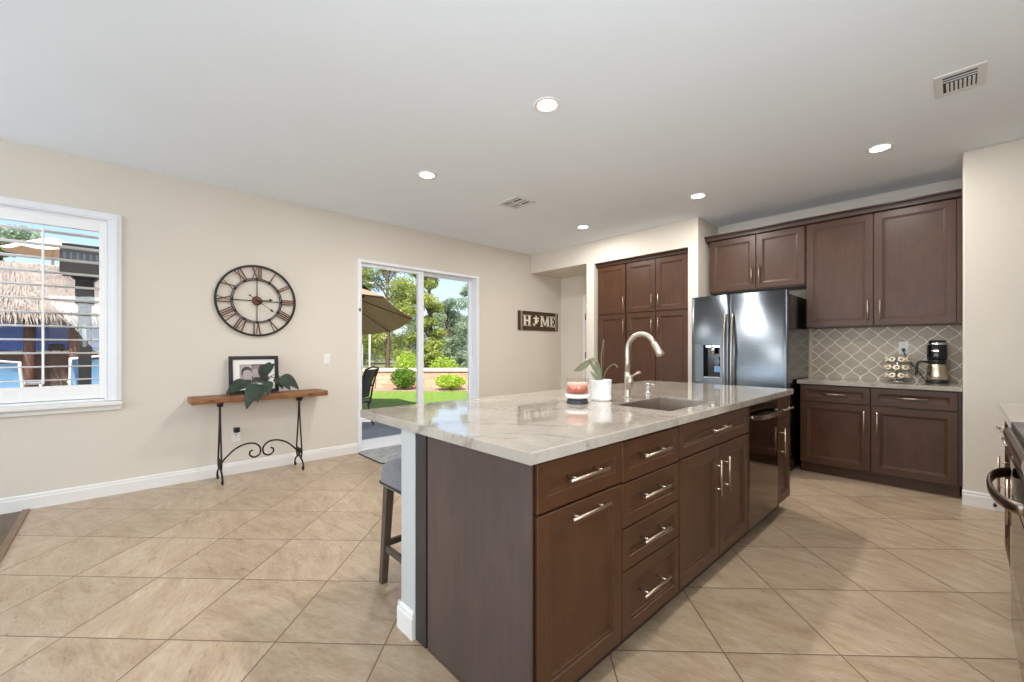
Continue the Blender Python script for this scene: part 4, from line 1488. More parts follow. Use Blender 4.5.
band(CR - 0.019, CR, 0.012, 0.030).build('outer_ring', 'clock_black', ck)
m = band(0.205, 0.212, 0.012, 0.026)
m2 = band(0.219, 0.226, 0.012, 0.026)
m.add(m2.v, m2.f)
for k in range(12):
    a = radians(30 * k + 15)
    for da_ in (0,):
        p_ = F_LEFT(CU + 0.2155 * sin(radians(30 * k)), CV + 0.2155 * cos(radians(30 * k)), 0.019)
        m.box((p_.x - 0.006, p_.y - 0.011, p_.z - 0.011), (p_.x + 0.006, p_.y + 0.011, p_.z + 0.011))
m.build('inner_ring', 'clock_black', ck)
ROM = ['XII', 'I', 'II', 'III', 'IIII', 'V', 'VI', 'VII', 'VIII', 'IX', 'X', 'XI']
for k, s_ in enumerate(ROM):
    th = radians(30 * k)
    rad, tan = V3((0, sin(th), cos(th))), V3((0, cos(th), -sin(th)))
    wd_ = {'I': 0.020, 'V': 0.052, 'X': 0.050}
    tot = sum(wd_[c] for c in s_)
    x = -tot / 2
    m = MB()
    r0, r1 = 0.226, CR - 0.018
    orig = F_LEFT(CU, CV, 0.020)

    def stroke(xa, ra, xb, rb, w):
        A = orig + rad * ra + tan * xa
        B = orig + rad * rb + tan * xb
        d = (B - A).normalized()
        s2 = d.cross(V3((1, 0, 0))) * w / 2
        nx = V3((0.003, 0, 0))
        vs = [A - s2 - nx, A + s2 - nx, B + s2 - nx, B - s2 - nx, A - s2 + nx, A + s2 + nx, B + s2 + nx, B - s2 + nx]
        m.add(vs, [(0, 1, 2, 3), (7, 6, 5, 4), (0, 4, 5, 1), (1, 5, 6, 2), (2, 6, 7, 3), (3, 7, 4, 0)])
    for c in s_:
        w_ = wd_[c]
        if c == 'I':
            stroke(x + w_ / 2, r0, x + w_ / 2, r1, 0.0115)
        elif c == 'V':
            stroke(x + 0.006, r1, x + w_ / 2, r0, 0.0115)
            stroke(x + w_ - 0.006, r1, x + w_ / 2, r0, 0.006)
        else:
            stroke(x + 0.006, r1, x + w_ - 0.006, r0, 0.011)
            stroke(x + w_ - 0.006, r1, x + 0.006, r0, 0.006)
        x += w_
    m.build('numeral', 'clock_copper', ck)
for k in range(4):
    th = radians(90 * k)
    A = F_LEFT(CU + 0.03 * sin(th), CV + 0.03 * cos(th), 0.016)
    B = F_LEFT(CU + 0.206 * sin(th), CV + 0.206 * cos(th), 0.016)
    MB().cyl(A, B, 0.0042, n=8).build('spoke', 'clock_black', ck)
Rx = Matrix.Rotation(radians(90), 4, 'Y')
MB().lathe([(0.044, 0.0), (0.046, 0.012), (0.043, 0.026), (0.030, 0.032), (0.0001, 0.033)], F_LEFT(CU, CV, 0.004), 32, mat=Rx).build('hub', 'clock_copper', ck)


def hand(deg, length, tail, w, d, name):
    th = radians(deg)
    rad, tan = (sin(th), cos(th)), (cos(th), -sin(th))
    P_ = lambda r, s_: (CU + rad[0] * r + tan[0] * s_, CV + rad[1] * r + tan[1] * s_)
    m = MB()
    m.prism([P_(-tail, -w / 2), P_(length * 0.72, -w / 2), P_(length * 0.72, w / 2), P_(-tail, w / 2)], d, d + 0.002, F_LEFT)
    m.prism([P_(length * 0.70, 0), P_(length * 0.80, -w * 2.2), P_(length, 0), P_(length * 0.80, w * 2.2)], d, d + 0.002, F_LEFT)
    m.prism([P_(-tail, 0), P_(-tail + 0.012, -w * 1.7), P_(-tail + 0.036, 0), P_(-tail + 0.012, w * 1.7)], d, d + 0.002, F_LEFT)
    m.build(name, 'clock_black', ck)


hand(83, 0.140, 0.02, 0.0062, 0.0375, 'hour_hand')
hand(126, 0.190, 0.095, 0.0050, 0.040, 'minute_hand')

# ------------------------------------------------------------------ word sign
sg = thing('wall_sign', 'dark wooden HOME sign with cream letters on the left wall past the sliding door', 'sign', F_LEFT(5.14, 1.68, 0))
m = MB()
for k in range(3):
    m.box(F_LEFT(4.657, 1.526 + 0.104 * k, 0.006), F_LEFT(5.620, 1.526 + 0.104 * k + 0.1035, 0.024), bevel=0.002)
m.build('board', 'sign_board', sg)
for y in (4.724, 5.563):
    MB().box(F_LEFT(y - 0.018, 1.524, 0.0245), F_LEFT(y + 0.018, 1.838, 0.030), bevel=0.002).build('batten', 'sign_metal', sg)
LZ0, LZ1 = 1.590, 1.776
LH = LZ1 - LZ0


def letter(name, u0, u1, polys):
    m = MB()
    for poly in polys:
        m.prism([(u0 + (u1 - u0) * a, LZ0 + LH * b) for a, b in poly], 0.0242, 0.0295, F_LEFT)
    m.build(name, 'sign_letter', sg)


def R_(a, b, c, d):
    return [(a, b), (c, b), (c, d), (a, d)]


letter('letter_h', 4.756, 4.946, [R_(.1, 0, .36, 1), R_(.64, 0, .9, 1), R_(.36, .44, .64, .57), R_(0, 0, .46, .09), R_(.54, 0, 1, .09), R_(0, .91, .46, 1), R_(.54, .91, 1, 1)])
letter('letter_m', 5.168, 5.392, [R_(.06, 0, .2, 1), R_(.74, 0, .95, 1), [(.06, 1), (.28, 1), (.58, .12), (.44, .12)], [(.72, 1), (.86, 1), (.58, .12), (.5, .12)],
                                 R_(0, 0, .28, .09), R_(.66, 0, 1, .09), R_(0, .91, .2, 1), R_(.8, .91, 1, 1)])
letter('letter_e', 5.409, 5.536, [R_(.12, 0, .46, 1), R_(0, 0, .95, .1), R_(0, .9, .95, 1), R_(.46, .46, .72, .56), R_(.82, 0, .98, .28), R_(.82, .72, .98, 1), R_(.68, .38, .76, .64)])
m = MB()
eu = 5.064
m.prism([(eu + 0.035 * cos(2 * pi * k / 20), 1.672 + 0.035 * sin(2 * pi * k / 20)) for k in range(20)], 0.0242, 0.031, F_LEFT)          # globe
m.prism([(eu - 0.075, 1.722), (eu - 0.03, 1.712), (eu - 0.012, 1.70), (eu + 0.012, 1.70), (eu + 0.03, 1.712), (eu + 0.075, 1.722), (eu + 0.05, 1.742),
         (eu + 0.016, 1.738), (eu + 0.012, 1.762), (eu - 0.006, 1.772), (eu - 0.014, 1.758), (eu - 0.016, 1.738), (eu - 0.05, 1.742)], 0.0242, 0.0305, F_LEFT)  # spread wings
m.prism([(eu - 0.066, 1.612), (eu - 0.052, 1.602), (eu + 0.070, 1.690), (eu + 0.058, 1.702)], 0.0242, 0.029, F_LEFT)                    # anchor shank
m.prism([(eu - 0.080, 1.652), (eu - 0.072, 1.618), (eu - 0.055, 1.598), (eu - 0.018, 1.596), (eu - 0.04, 1.612), (eu - 0.058, 1.626)], 0.0242, 0.029, F_LEFT)  # flukes
m.build('emblem', 'sign_letter', sg)

# ------------------------------------------------------------------ console table with wrought iron legs
tb_ = thing('console_table', 'narrow console table with a rustic wood slab on scrolled black iron legs', 'table', (-4.67, 1.02, 0))
m = MB()
zt0, zt1 = 0.733, 0.782
# slab as a slightly wavy block with rough edges
random.seed(4)
nx = 26
ringA = []
for i in range(nx + 1):
    y = 0.456 + (1.600 - 0.456) * i / nx
    wf, wb = random.uniform(-0.006, 0.006), random.uniform(-0.003, 0.003)
    e = 0.010 if i in (0, nx) else 0
    xf, xb = -4.520 + wf - e, -4.826
    z1_, z0_ = zt1 + random.uniform(-0.0008, 0.0008), zt0 + random.uniform(-0.002, 0.002)
    ringA.append([V3((xb, y, z0_)), V3((xf - 0.006, y, z0_)), V3((xf, y, z0_ + 0.008)), V3((xf + 0.001, y, z1_ - 0.012)), V3((xf - 0.008, y, z1_)), V3((xb, y, z1_))])
m.loops(ringA, cap0=True, cap1=True)
m.build('tabletop', 'rustic_slab', tb_)
m = MB()
for y in (0.60, 0.94, 1.42):      # dark cracks with butterfly keys on the front edge
    m.box((-4.519, y - 0.02, 0.752), (-4.514, y + 0.02, 0.760), bevel=0.002)
m.build('edge_staple', 'iron', tb_)


def scroll(c, r0, r1, a0, a1, plane, n=26):
    out = []
    for i in range(n + 1):
        f = i / n
        a = radians(a0 + (a1 - a0) * f)
        r = r0 + (r1 - r0) * f
        out.append(plane(c[0] + r * cos(a), c[1] + r * sin(a)))
    return out


for yl in (0.672, 1.345):
    L_ = MB()
    xc = -4.625
    pl_ = lambda a, b, y=yl: V3((xc + a, y, b))
    for s_ in (-1, 1):
        # long bar: from the top, down and outward, rounding into an inner scroll, like half a lyre
        body = smooth_path([pl_(0.006 * s_, 0.725), pl_(0.014 * s_, 0.62), pl_(0.042 * s_, 0.42), pl_(0.080 * s_, 0.24), pl_(0.086 * s_, 0.165), pl_(0.060 * s_, 0.115), pl_(0.025 * s_, 0.125),
                            pl_(0.012 * s_, 0.165), pl_(0.030 * s_, 0.205), pl_(0.052 * s_, 0.19), pl_(0.046 * s_, 0.165)], 8)
        L_.tube(body, 0.0075, 8)
        foot = smooth_path([pl_(0.0, 0.150), pl_(0.045 * s_, 0.118), pl_(0.105 * s_, 0.088), pl_(0.138 * s_, 0.050), pl_(0.140 * s_, 0.018), pl_(0.122 * s_, 0.0085), pl_(0.108 * s_, 0.022), pl_(0.118 * s_, 0.036)], 6)
        L_.tube(foot, 0.0082, 8)
    L_.box((xc - 0.03, yl - 0.022, 0.690), (xc + 0.03, yl + 0.022, 0.732), bevel=0.006)
    L_.box((xc - 0.09, yl - 0.018, 0.722), (xc + 0.09, yl + 0.018, 0.7322), bevel=0.002)
    L_.build('leg', 'iron', tb_)
m = MB()
for s_ in (-1, 1):
    pl2 = lambda a, b, s=s_: V3((-4.625, 1.0085 + s * a, b))
    arc = smooth_path([pl2(0.336, 0.150), pl2(0.30, 0.205), pl2(0.22, 0.282), pl2(0.13, 0.318), pl2(0.055, 0.310), pl2(0.012, 0.262), pl2(0.018, 0.205), pl2(0.060, 0.182), pl2(0.098, 0.205),
                       pl2(0.098, 0.240), pl2(0.075, 0.250)], 8)
    m.tube(arc, 0.0075, 8)
m.build('stretcher', 'iron', tb_)

# framed photo leaning on the table
pf_ = thing('photo_frame', 'black framed picture of two people standing on the console table', 'picture frame', (-4.79, 0.978, 0.783))
tilt = radians(5)
fo = V3((-4.762, 0.978, 0.7835))
FT = frame(fo, (0, 1, 0), (-sin(tilt), 0, cos(tilt)), (cos(tilt), 0, sin(tilt)))


def fbox(m, fr, a, b, bevel=0.0):
    """box in a tilted frame"""
    bm = bmesh.new()
    bmesh.ops.create_cube(bm, size=1.0)
    for v in bm.verts:
        v.co = V3([a[i] + (v.co[i] + 0.5) * (b[i] - a[i]) for i in range(3)])
    if bevel:
        bmesh.ops.bevel(bm, geom=bm.edges[:], offset=bevel, segments=2, affect='EDGES', profile=0.5)
    for v in bm.verts:
        v.co = fr(*v.co)
    return m.bm(bm)


W_, H_ = 0.214, 0.366
m = MB()
fbox(m, FT, (-W_, 0, -0.012), (-W_ + 0.034, H_, 0.010), 0.003)
fbox(m, FT, (W_ - 0.034, 0, -0.012), (W_, H_, 0.010), 0.003)
fbox(m, FT, (-W_ + 0.034, 0, -0.012), (W_ - 0.034, 0.034, 0.010), 0.003)
fbox(m, FT, (-W_ + 0.034, H_ - 0.034, -0.012), (W_ - 0.034, H_, 0.010), 0.003)
m.build('frame', 'picture_black', pf_)
m = MB()
fbox(m, FT, (-W_ + 0.030, 0.030, -0.010), (W_ - 0.030, H_ - 0.030, -0.002))
m.build('mat_board', 'picture_mat', pf_)
m = MB()


def blob(cu, cv, ru, rv, d, mi, n=24):
    m.add([FT(cu + ru * cos(2 * pi * k / n), cv + rv * sin(2 * pi * k / n), d) for k in range(n)], [tuple(range(n))], mi)


def quad(u0, v0, u1, v1, d, mi):
    m.add([FT(u0, v0, d), FT(u1, v0, d), FT(u1, v1, d), FT(u0, v1, d)], [(0, 1, 2, 3)], mi)


quad(-0.125, 0.075, 0.125, 0.285, -0.0018, 0)
quad(-0.020, 0.085, 0.122, 0.282, -0.0016, 1)
blob(-0.066, 0.205, 0.046, 0.058, -0.0014, 2)       # first head, dark hair
blob(-0.060, 0.185, 0.040, 0.046, -0.0012, 0)
blob(0.022, 0.215, 0.060, 0.062, -0.0014, 3)
blob(0.014, 0.190, 0.034, 0.050, -0.0012, 0)
blob(0.075, 0.215, 0.044, 0.066, -0.0010, 1)
quad(-0.115, 0.078, -0.03, 0.135, -0.0010, 1)
quad(-0.03, 0.078, 0.09, 0.120, -0.0011, 3)
m.build('photo', ['photo_grey', 'photo_dark', 'photo_dark', 'photo_mid'], pf_)

# potted plant with large drooping leaves
px_, py_ = -4.645, 1.030
pp = thing('potted_plant', 'dark green plant with large drooping leaves in a small white pot on the console table', 'plant', (px_, py_, 0.783))
MB().lathe([(0.0001, 0), (0.046, 0), (0.050, 0.004), (0.064, 0.100), (0.066, 0.106), (0.062, 0.106), (0.060, 0.095), (0.0001, 0.092)], (px_, py_, 0.7835), 36).build('pot', 'white_ceramic', pp)
MB().lathe([(0.0001, 0.098), (0.0605, 0.096)], (px_, py_, 0.7835), 24).build('soil', 'soil', pp)
zc = 0.7835 + 0.096
LV = [  # joint at the end of the stalk, leaf tip, leaf width
    ((-4.575, 0.885, 0.905), (-4.555, 0.705, 0.800), 0.115),
    ((-4.505, 0.945, 0.895), (-4.475, 0.850, 0.660), 0.125),
    ((-4.505, 0.985, 0.885), (-4.480, 0.940, 0.715), 0.10),
    ((-4.500, 1.035, 0.915), (-4.485, 1.030, 0.770), 0.085),
    ((-4.570, 1.155, 0.925), (-4.540, 1.24, 0.805), 0.085),
    ((-4.600, 1.165, 0.945), (-4.575, 1.330, 0.805), 0.105),
    ((-4.620, 1.120, 0.930), (-4.555, 1.18, 0.82), 0.07),
    ((-4.650, 1.040, 0.965), (-4.630, 1.085, 1.090), 0.085),
    ((-4.660, 1.050, 0.965), (-4.660, 1.130, 1.075), 0.06),
    ((-4.600, 0.990, 0.930), (-4.570, 0.905, 0.900), 0.05),
]
for j, tp, w in LV:
    m = MB()
    m.tube(smooth_path([(px_ + random.uniform(-.01, .02), py_ + random.uniform(-.02, .02), zc), ((px_ + j[0]) / 2, (py_ + j[1]) / 2, max(zc, j[2]) + 0.015), j], 5), 0.0032, 7)
    leaf(m, j, tp, w, -0.12, n=10, shape=0.62, fold=0.12)
    m.build('leaf', 'leaf_dark', pp)

# ------------------------------------------------------------------ bar stool and door mat
bs = thing('bar_stool', 'grey upholstered counter stool with dark wood legs at the end of the island', 'stool', (-1.885, 1.21, 0))
X0, X1, Y0_, Y1_ = -2.075, -1.690, 0.985, 1.440
# cushion: rounded block with a domed top
ring = []
for (ins, z) in ((0.012, 0.512), (0.004, 0.516), (0.0, 0.53), (0.0, 0.585), (0.006, 0.612), (0.022, 0.634), (0.055, 0.650), (0.11, 0.659), (0.16, 0.662)):
    ring.append([V3((x, y, z)) for x, y in rrect(X0 + ins, Y0_ + ins, X1 - ins, Y1_ - ins, max(0.03, 0.045 - ins * 0.1), 6)])
m = MB().loops(ring, cap0=True, cap1=True, smooth=True)
seat = m.build('seat', 'grey_linen', bs)
m = MB()
per = rrect(X0 - 0.0005, Y0_ - 0.0005, X1 + 0.0005, Y1_ + 0.0005, 0.045, 6)
acc, last = 0, None
for i in range(len(per)):
    a, b = V3((*per[i], 0)), V3((*per[(i + 1) % len(per)], 0))
    L = (b - a).length
    k = max(1, int(L / 0.019))
    for j in range(k):
        p_ = a + (b - a) * (j / k)
        if last is not None and (p_ - last).length < 0.012:
            continue
        last = p_
        out = V3((p_.x - (X0 + X1) / 2, p_.y - (Y0_ + Y1_) / 2, 0))
        m.lathe([(0.0062, -0.006), (0.0055, -0.002), (0.003, 0.0)], (p_.x, p_.y, 0.5325), 8,
                mat=(V3((1, 0, 0)) if abs(p_.x - (X0 + X1) / 2) / 0.19 > abs(p_.y - (Y0_ + Y1_) / 2) / 0.227 else V3((0, 1, 0))).to_track_quat('Z', 'Y').to_matrix().to_4x4()
                @ Matrix.Scale(1, 4))
nails = m.build('nailheads', 'nail_bronze', seat)
nails['kind'] = 'stuff'
tops, bots = {}, {}
for ix, xs in ((0, X0), (1, X1)):
    for iy, ys in ((0, Y0_), (1, Y1_)):
        sx, sy = (1 if ix == 0 else -1), (1 if iy == 0 else -1)
        tcx, tcy = xs + sx * 0.045, ys + sy * 0.040
        bcx, bcy = xs + sx * 0.016, ys + sy * 0.022
        tops[ix, iy], bots[ix, iy] = V3((tcx, tcy, 0.513)), V3((bcx, bcy, 0))
        a, b = 0.021, 0.016
        m = MB().loops([[V3((bcx - b, bcy - b, 0.0)), V3((bcx + b, bcy - b, 0)), V3((bcx + b, bcy + b, 0)), V3((bcx - b, bcy + b, 0))],
                        [V3((tcx - a, tcy - a, 0.513)), V3((tcx + a, tcy - a, 0.513)), V3((tcx + a, tcy + a, 0.513)), V3((tcx - a, tcy + a, 0.513))]], cap0=True, cap1=True)
        m.build('leg', 'stool_leg_wood', bs)


def at_h(k, h):
    return bots[k].lerp(tops[k], h / 0.513)


for k1, k2, h in (((0, 0), (1, 0), 0.185), ((0, 1), (1, 1), 0.185), ((0, 0), (0, 1), 0.205), ((1, 0), (1, 1), 0.205)):
    A, B = at_h(k1, h), at_h(k2, h)
    d = (B - A).normalized()
    A2, B2 = A + d * 0.012, B - d * 0.012
    s2 = d.cross(V3((0, 0, 1))).normalized() * 0.0095
    uz = V3((0, 0, 0.015))
    MB().loops([[A2 - s2 - uz, A2 + s2 - uz, A2 + s2 + uz, A2 - s2 + uz], [B2 - s2 - uz, B2 + s2 - uz, B2 + s2 + uz, B2 - s2 + uz]], cap0=True, cap1=True).build('stretcher', 'stool_leg_wood', bs)

mt = thing('door_mat', 'grey woven door mat on the floor inside the sliding glass door', 'mat', (-4.49, 2.7, 0))
poly = rrect(-4.805, 2.025, -4.16, 3.35, 0.06, 5)
m = MB().loops([[V3((x, y, z)) for x, y in poly] for z in (0.0006, 0.007)] + [[V3((x + (0.004 if x < -4.48 else -0.004), y + (0.004 if y < 2.7 else -0.004), 0.010)) for x, y in poly]], cap0=True, cap1=True)
m.build('pile', 'mat_weave', mt)
edge_ = MB().tube([V3((x, y, 0.006)) for x, y in poly], 0.0055, 6, closed=True)
edge_.build('binding', 'iron', mt)

ds = thing('door_stop', 'small dark door stop on the baseboard of the right-hand wall', 'door stop', (0.185, YC - 0.015, 0.06))
m = MB().tube([(0.185, YC - 0.0155, 0.055), (0.185, YC - 0.06, 0.052)], 0.006, 8)
m.build('spring', 'hinge_metal', ds)
MB().tube([(0.185, YC - 0.06, 0.052), (0.185, YC - 0.082, 0.051)], [0.011, 0.010], 12).build('bumper', 'black_plastic', ds)

# ================================================================== outside
GZ = -0.10
struct('ground_patio', MB().box((-8.1, -6.0, GZ - 0.1), (XL - 0.151, 12.0, GZ)), 'patio_concrete')
struct('ground_pool_deck', MB().box((-60, -30, GZ - 0.12), (-8.1, 1.6, GZ - 0.002)), 'pool_deck')

# low garden wall, square to the diagonal view across the garden
RV, FV = V3((0.684, 0.7295, 0)), V3((-0.7295, 0.684, 0))
P0 = FV * 13.9
gw = thing('garden_wall', 'low tan block garden wall with a pale cap behind the lawn', 'garden wall', P0 + RV * (-2.5) + V3((0, 0, GZ)))


def slab_along(mb, s0, s1, d0, d1, z0, z1):
    vs = []
    for s, d, z in ((s0, d0, z0), (s1, d0, z0), (s1, d1, z0), (s0, d1, z0), (s0, d0, z1), (s1, d0, z1), (s1, d1, z1), (s0, d1, z1)):
        vs.append(P0 + RV * s + FV * d + V3((0, 0, z)))
    mb.add(vs, [(3, 2, 1, 0), (4, 5, 6, 7), (0, 1, 5, 4), (1, 2, 6, 5), (2, 3, 7, 6), (3, 0, 4, 7)])
    return mb


# lawn: bounded by the patio, the planting bed along the wall and the pool deck
def on_line(d, x=None, y=None):
    # point of the line parallel to the garden wall at distance 13.9 + d with the given X (or Y)
    q_ = P0 + FV * d
    k_ = (x - q_.x) / RV.x if x is not None else (y - q_.y) / RV.y
    return q_ + RV * k_


lp = [V3((-8.101, 1.601, 0)), V3((-8.101, on_line(-0.901, x=-8.101).y, 0)), on_line(-0.901, y=1.601)]
m = MB().loops([[V3((p_.x, p_.y, z)) for p_ in lp] for z in (GZ - 0.12, GZ - 0.004)], cap0=True, cap1=True)
tag(m.build('lawn', 'lawn_green'), 'mown green lawn between the patio and the low garden wall', 'lawn', kind='stuff')
fp = [on_line(0.36, x=-7.0), on_line(40, x=-20.0), on_line(40, x=-60.0), on_line(0.36, x=-24.0)]
struct('ground_far', MB().loops([[V3((p_.x, p_.y, z)) for p_ in fp] for z in (GZ - 0.4, GZ - 0.2)], cap0=True, cap1=True), 'far_ground')
slab_along(MB(), -9.5, 4.0, 0, 0.35, GZ - 0.05, 0.47).build('blocks', 'garden_block', gw)
slab_along(MB(), -9.5, 4.0, -0.05, 0.40, 0.4705, 0.565).build('cap', 'stone_cap', gw)
struct('ground_bed', slab_along(MB(), -7.5, 4.0, -0.9, -0.001, GZ - 0.02, GZ + 0.02), 'pool_deck')


def leaf_cloud(mb, c, rx, ry, rz, n, size, rng, shell=0.55, elong=2.2):
    c = V3(c)
    for _ in range(n):
        while True:
            d = V3((rng.uniform(-1, 1), rng.uniform(-1, 1), rng.uniform(-1, 1)))
            if 0.01 < d.length <= 1:
                break
        d = d.normalized() * (shell + (1 - shell) * rng.random() ** 0.6)
        p_ = c + V3((d.x * rx, d.y * ry, d.z * rz))
        a = V3((rng.gauss(0, 1), rng.gauss(0, 1), rng.gauss(0, 0.7))).normalized()
        b = a.orthogonal().normalized()
        b.rotate(Matrix.Rotation(rng.uniform(0, 6.28), 3, a))
        s = size * rng.uniform(0.6, 1.3)
        mb.add([p_ - a * s * elong / 2, p_ + b * s / 2, p_ + a * s * elong / 2, p_ - b * s / 2], [(0, 1, 2, 3)])


def tree(name, label, base, height, spread, mat, seed, clumps, leaves, size, low=0.25, group=None, cat='tree', trunk_r=0.13, lean=0.0):
    rng = random.Random(seed)
    base = V3(base)
    t_ = thing(name, label, cat, base, group)
    top = base + V3((lean, -lean, height * 0.9))
    tk = MB().tube(smooth_path([base, base + V3((0.05, 0.03, height * 0.3)), base + V3((lean * .5, -lean * .5, height * 0.6)), top], 5),
                   [trunk_r * (1 - 0.8 * i / 15) for i in range(16)], 9)
    fo_ = MB()
    for k in range(clumps):
        f = low + (1 - low) * (k + 0.5) / clumps
        w = spread * (0.45 + 0.55 * sin(pi * min(1, (f - low) / (1 - low) * 0.85 + 0.12)))
        a = rng.uniform(0, 6.28)
        r = w * rng.uniform(0.25, 0.85)
        cpos = base + V3((r * cos(a) + lean * f, r * sin(a) - lean * f, height * f))
        tk.tube(smooth_path([base + V3((lean * f * .8, -lean * f * .8, height * f * 0.8)), (base + cpos) / 2 + V3((0, 0, height * f * 0.45)), cpos], 4), [0.045 * (1 - 0.09 * i) for i in range(9)], 6)
        rr = spread * rng.uniform(0.26, 0.46)
        leaf_cloud(fo_, cpos, rr, rr, rr * rng.uniform(0.5, 0.75), leaves, size, rng, 0.2)
    tk.build('trunk', 'bark', t_)
    fo_.build('foliage', mat, t_)
    return t_


def G_(lat, fwd, z=GZ):
    p_ = RV * lat + FV * fwd
    return V3((p_.x, p_.y, z))


TG = 'trees beyond the garden wall'
tree('pine_tree', 'tall yellow-green pine seen through the left pane of the sliding door, behind the umbrella', G_(-6.7, 22.5, -0.3), 8.6, 1.9, 'pine_green', 1, 30, 620, 0.065, 0.12, TG)
tree('pine_tree', 'yellow-green pine behind the middle stile of the sliding door', G_(-3.35, 17.0, -0.3), 6.0, 1.1, 'pine_green', 2, 26, 520, 0.055, 0.10, TG)
tree('grey_green_tree', 'airy grey-green tree at the right edge of the sliding door', G_(-1.7, 20.5, -0.3), 5.7, 1.15, 'olive_green', 3, 26, 330, 0.06, 0.08, TG)
tree('grey_green_tree', 'low grey-green tree in the middle of the right door pane', G_(-4.0, 26, -0.3), 4.4, 1.5, 'olive_green', 5, 20, 480, 0.07, 0.05, TG)
tree('pine_tree', 'broad pine at the far left of the sliding door view', G_(-11.2, 28, -0.3), 7.0, 2.2, 'pine_green', 6, 24, 560, 0.075, 0.08, TG)
tree('grey_green_tree', 'low dense grey-green tree behind the bright bush', G_(-8.4, 34, -0.3), 5.6, 2.2, 'olive_green', 7, 22, 560, 0.085, 0.05, TG)
tree('grey_green_tree', 'grey-green tree peeking over the wall beyond the right door pane', G_(-1.2, 28, -0.3), 4.0, 1.7, 'olive_green', 8, 18, 480, 0.075, 0.05, TG)
tree('grey_green_tree', 'broad low grey-green tree far behind the middle of the garden wall', G_(-6.4, 44, -0.3), 6.4, 3.0, 'olive_green', 31, 22, 620, 0.11, 0.03, TG)
tree('grey_green_tree', 'broad low grey-green tree far behind the right end of the garden wall', G_(-3.2, 37, -0.3), 4.6, 2.3, 'olive_green', 32, 22, 620, 0.095, 0.03, TG)
tree('pine_tree', 'low yellow-green pine far behind the left end of the garden wall', G_(-14.6, 40, -0.3), 6.0, 3.0, 'pine_green', 33, 22, 620, 0.11, 0.03, TG)
tree('leafy_tree', 'leafy tree rising behind the thatched roof, upper left in the shutter window', (-21.5, -2.9, GZ), 5.4, 1.3, 'olive_green', 9, 16, 420, 0.10, 0.3)


def bush(label, base, rx, rz, mat, seed, n, size):
    t_ = thing('bush', label, 'bush', base, 'bushes by the garden wall')
    rng = random.Random(seed)
    m = MB()
    b0 = V3(base)
    for k in range(7):
        a = rng.uniform(0, 6.28)
        m.tube([b0, b0 + V3((rx * 0.3 * cos(a), rx * 0.3 * sin(a), rz * 0.9)), b0 + V3((rx * 0.7 * cos(a), rx * 0.7 * sin(a), rz * 1.5))], [0.015, 0.01, 0.005], 6)
    m.build('stems', 'bark', t_)
    m = MB()
    leaf_cloud(m, b0 + V3((0, 0, rz + 0.05)), rx, rx, rz, n, size, rng, 0.3)
    m.build('foliage', mat, t_)
    return t_


bush('green bush in front of the garden wall, left door pane', G_(-3.45, 13.35, GZ + 0.02), 0.42, 0.34, 'bush_green', 11, 2600, 0.034)
bush('low lime-green bush in front of the garden wall, right door pane', G_(-1.95, 13.3, GZ + 0.02), 0.52, 0.22, 'lime_bush', 12, 2400, 0.034)
bush('bright lime bush rising behind the garden wall, left door pane', G_(-3.75, 15.1, GZ - 0.2), 0.55, 0.68, 'lime_bush', 13, 2800, 0.036)
bush('bright lime bush rising behind the garden wall, right door pane', G_(-2.45, 15.2, GZ - 0.2), 0.60, 0.62, 'lime_bush', 14, 2600, 0.036)

# tilted patio umbrella
uc = G_(-3.75, 8.5)
ub_ = thing('patio_umbrella', 'tilted tan patio umbrella with a black top, outside the left door pane', 'umbrella', uc)
tl = Matrix.Rotation(radians(-13), 4, RV)      # leans away from the house, so its underside shows
ap = V3((uc.x, uc.y, 2.50))


def up_pt(r, a, z):
    return ap + (tl @ V3((r * cos(a), r * sin(a), z)))


def canopy(mb, r0, r1, z0, z1, scallop=0.0, nseg=8, off=0.0):
    sub = 6
    rings = []
    for f in (0, 0.25, 0.5, 0.75, 1.0):
        rg_ = []
        for s in range(nseg):
            for j in range(sub):
                a = 2 * pi * (s + j / sub) / nseg + 0.25
                cut = cos(pi / nseg) / cos(((j / sub) - 0.5) * 2 * pi / nseg)
                r = (r0 + (r1 - r0) * f) * cut
                sagr = 0.05 * sin(pi * j / sub) * f
                rg_.append(up_pt(r, a, z0 + (z1 - z0) * f ** 1.15 - sagr + off))
        rings.append(rg_)
    mb.loops(rings, smooth=False)
    rings2 = [[p_ - V3((0, 0, 0.006)) for p_ in rr] for rr in rings]
    mb.loops(rings2, smooth=False)
    mb.loops([rings[-1], rings2[-1]])


m = MB()
canopy(m, 0.75, 1.72, -0.16, -0.56)
m.build('canopy', 'umbrella_tan', ub_)
m = MB()
canopy(m, 0.02, 1.18, 0.02, -0.27, off=0.03)
m.build('canopy_top', 'umbrella_black', ub_)
m = MB()
for k in range(8):
    a = 2 * pi * k / 8 + 0.25
    m.cyl(up_pt(0.03, a, -0.05), up_pt(1.70, a, -0.60), 0.010, n=6)
m.build('ribs', 'umbrella_black', ub_)
MB().cyl((uc.x, uc.y, GZ + 0.06), (uc.x, uc.y, 2.46), 0.022, n=12).build('pole', 'umbrella_black', ub_)
MB().lathe([(0.28, 0), (0.28, 0.03), (0.10, 0.06), (0.03, 0.07)], (uc.x, uc.y, GZ), 24).build('base', 'heater_dark', ub_)

# slim white post by the garden wall
gp = G_(-4.42, 13.0)
pt = thing('garden_post', 'slim white post standing on the lawn beyond the patio chair', 'post', gp)
m = MB().cyl(gp, gp + V3((0, 0, 2.0)), 0.022, n=12).lathe([(0.027, 2.0), (0.03, 2.03), (0.0001, 2.06)], gp, 12)
m.build('pole', 'white_enamel', pt)


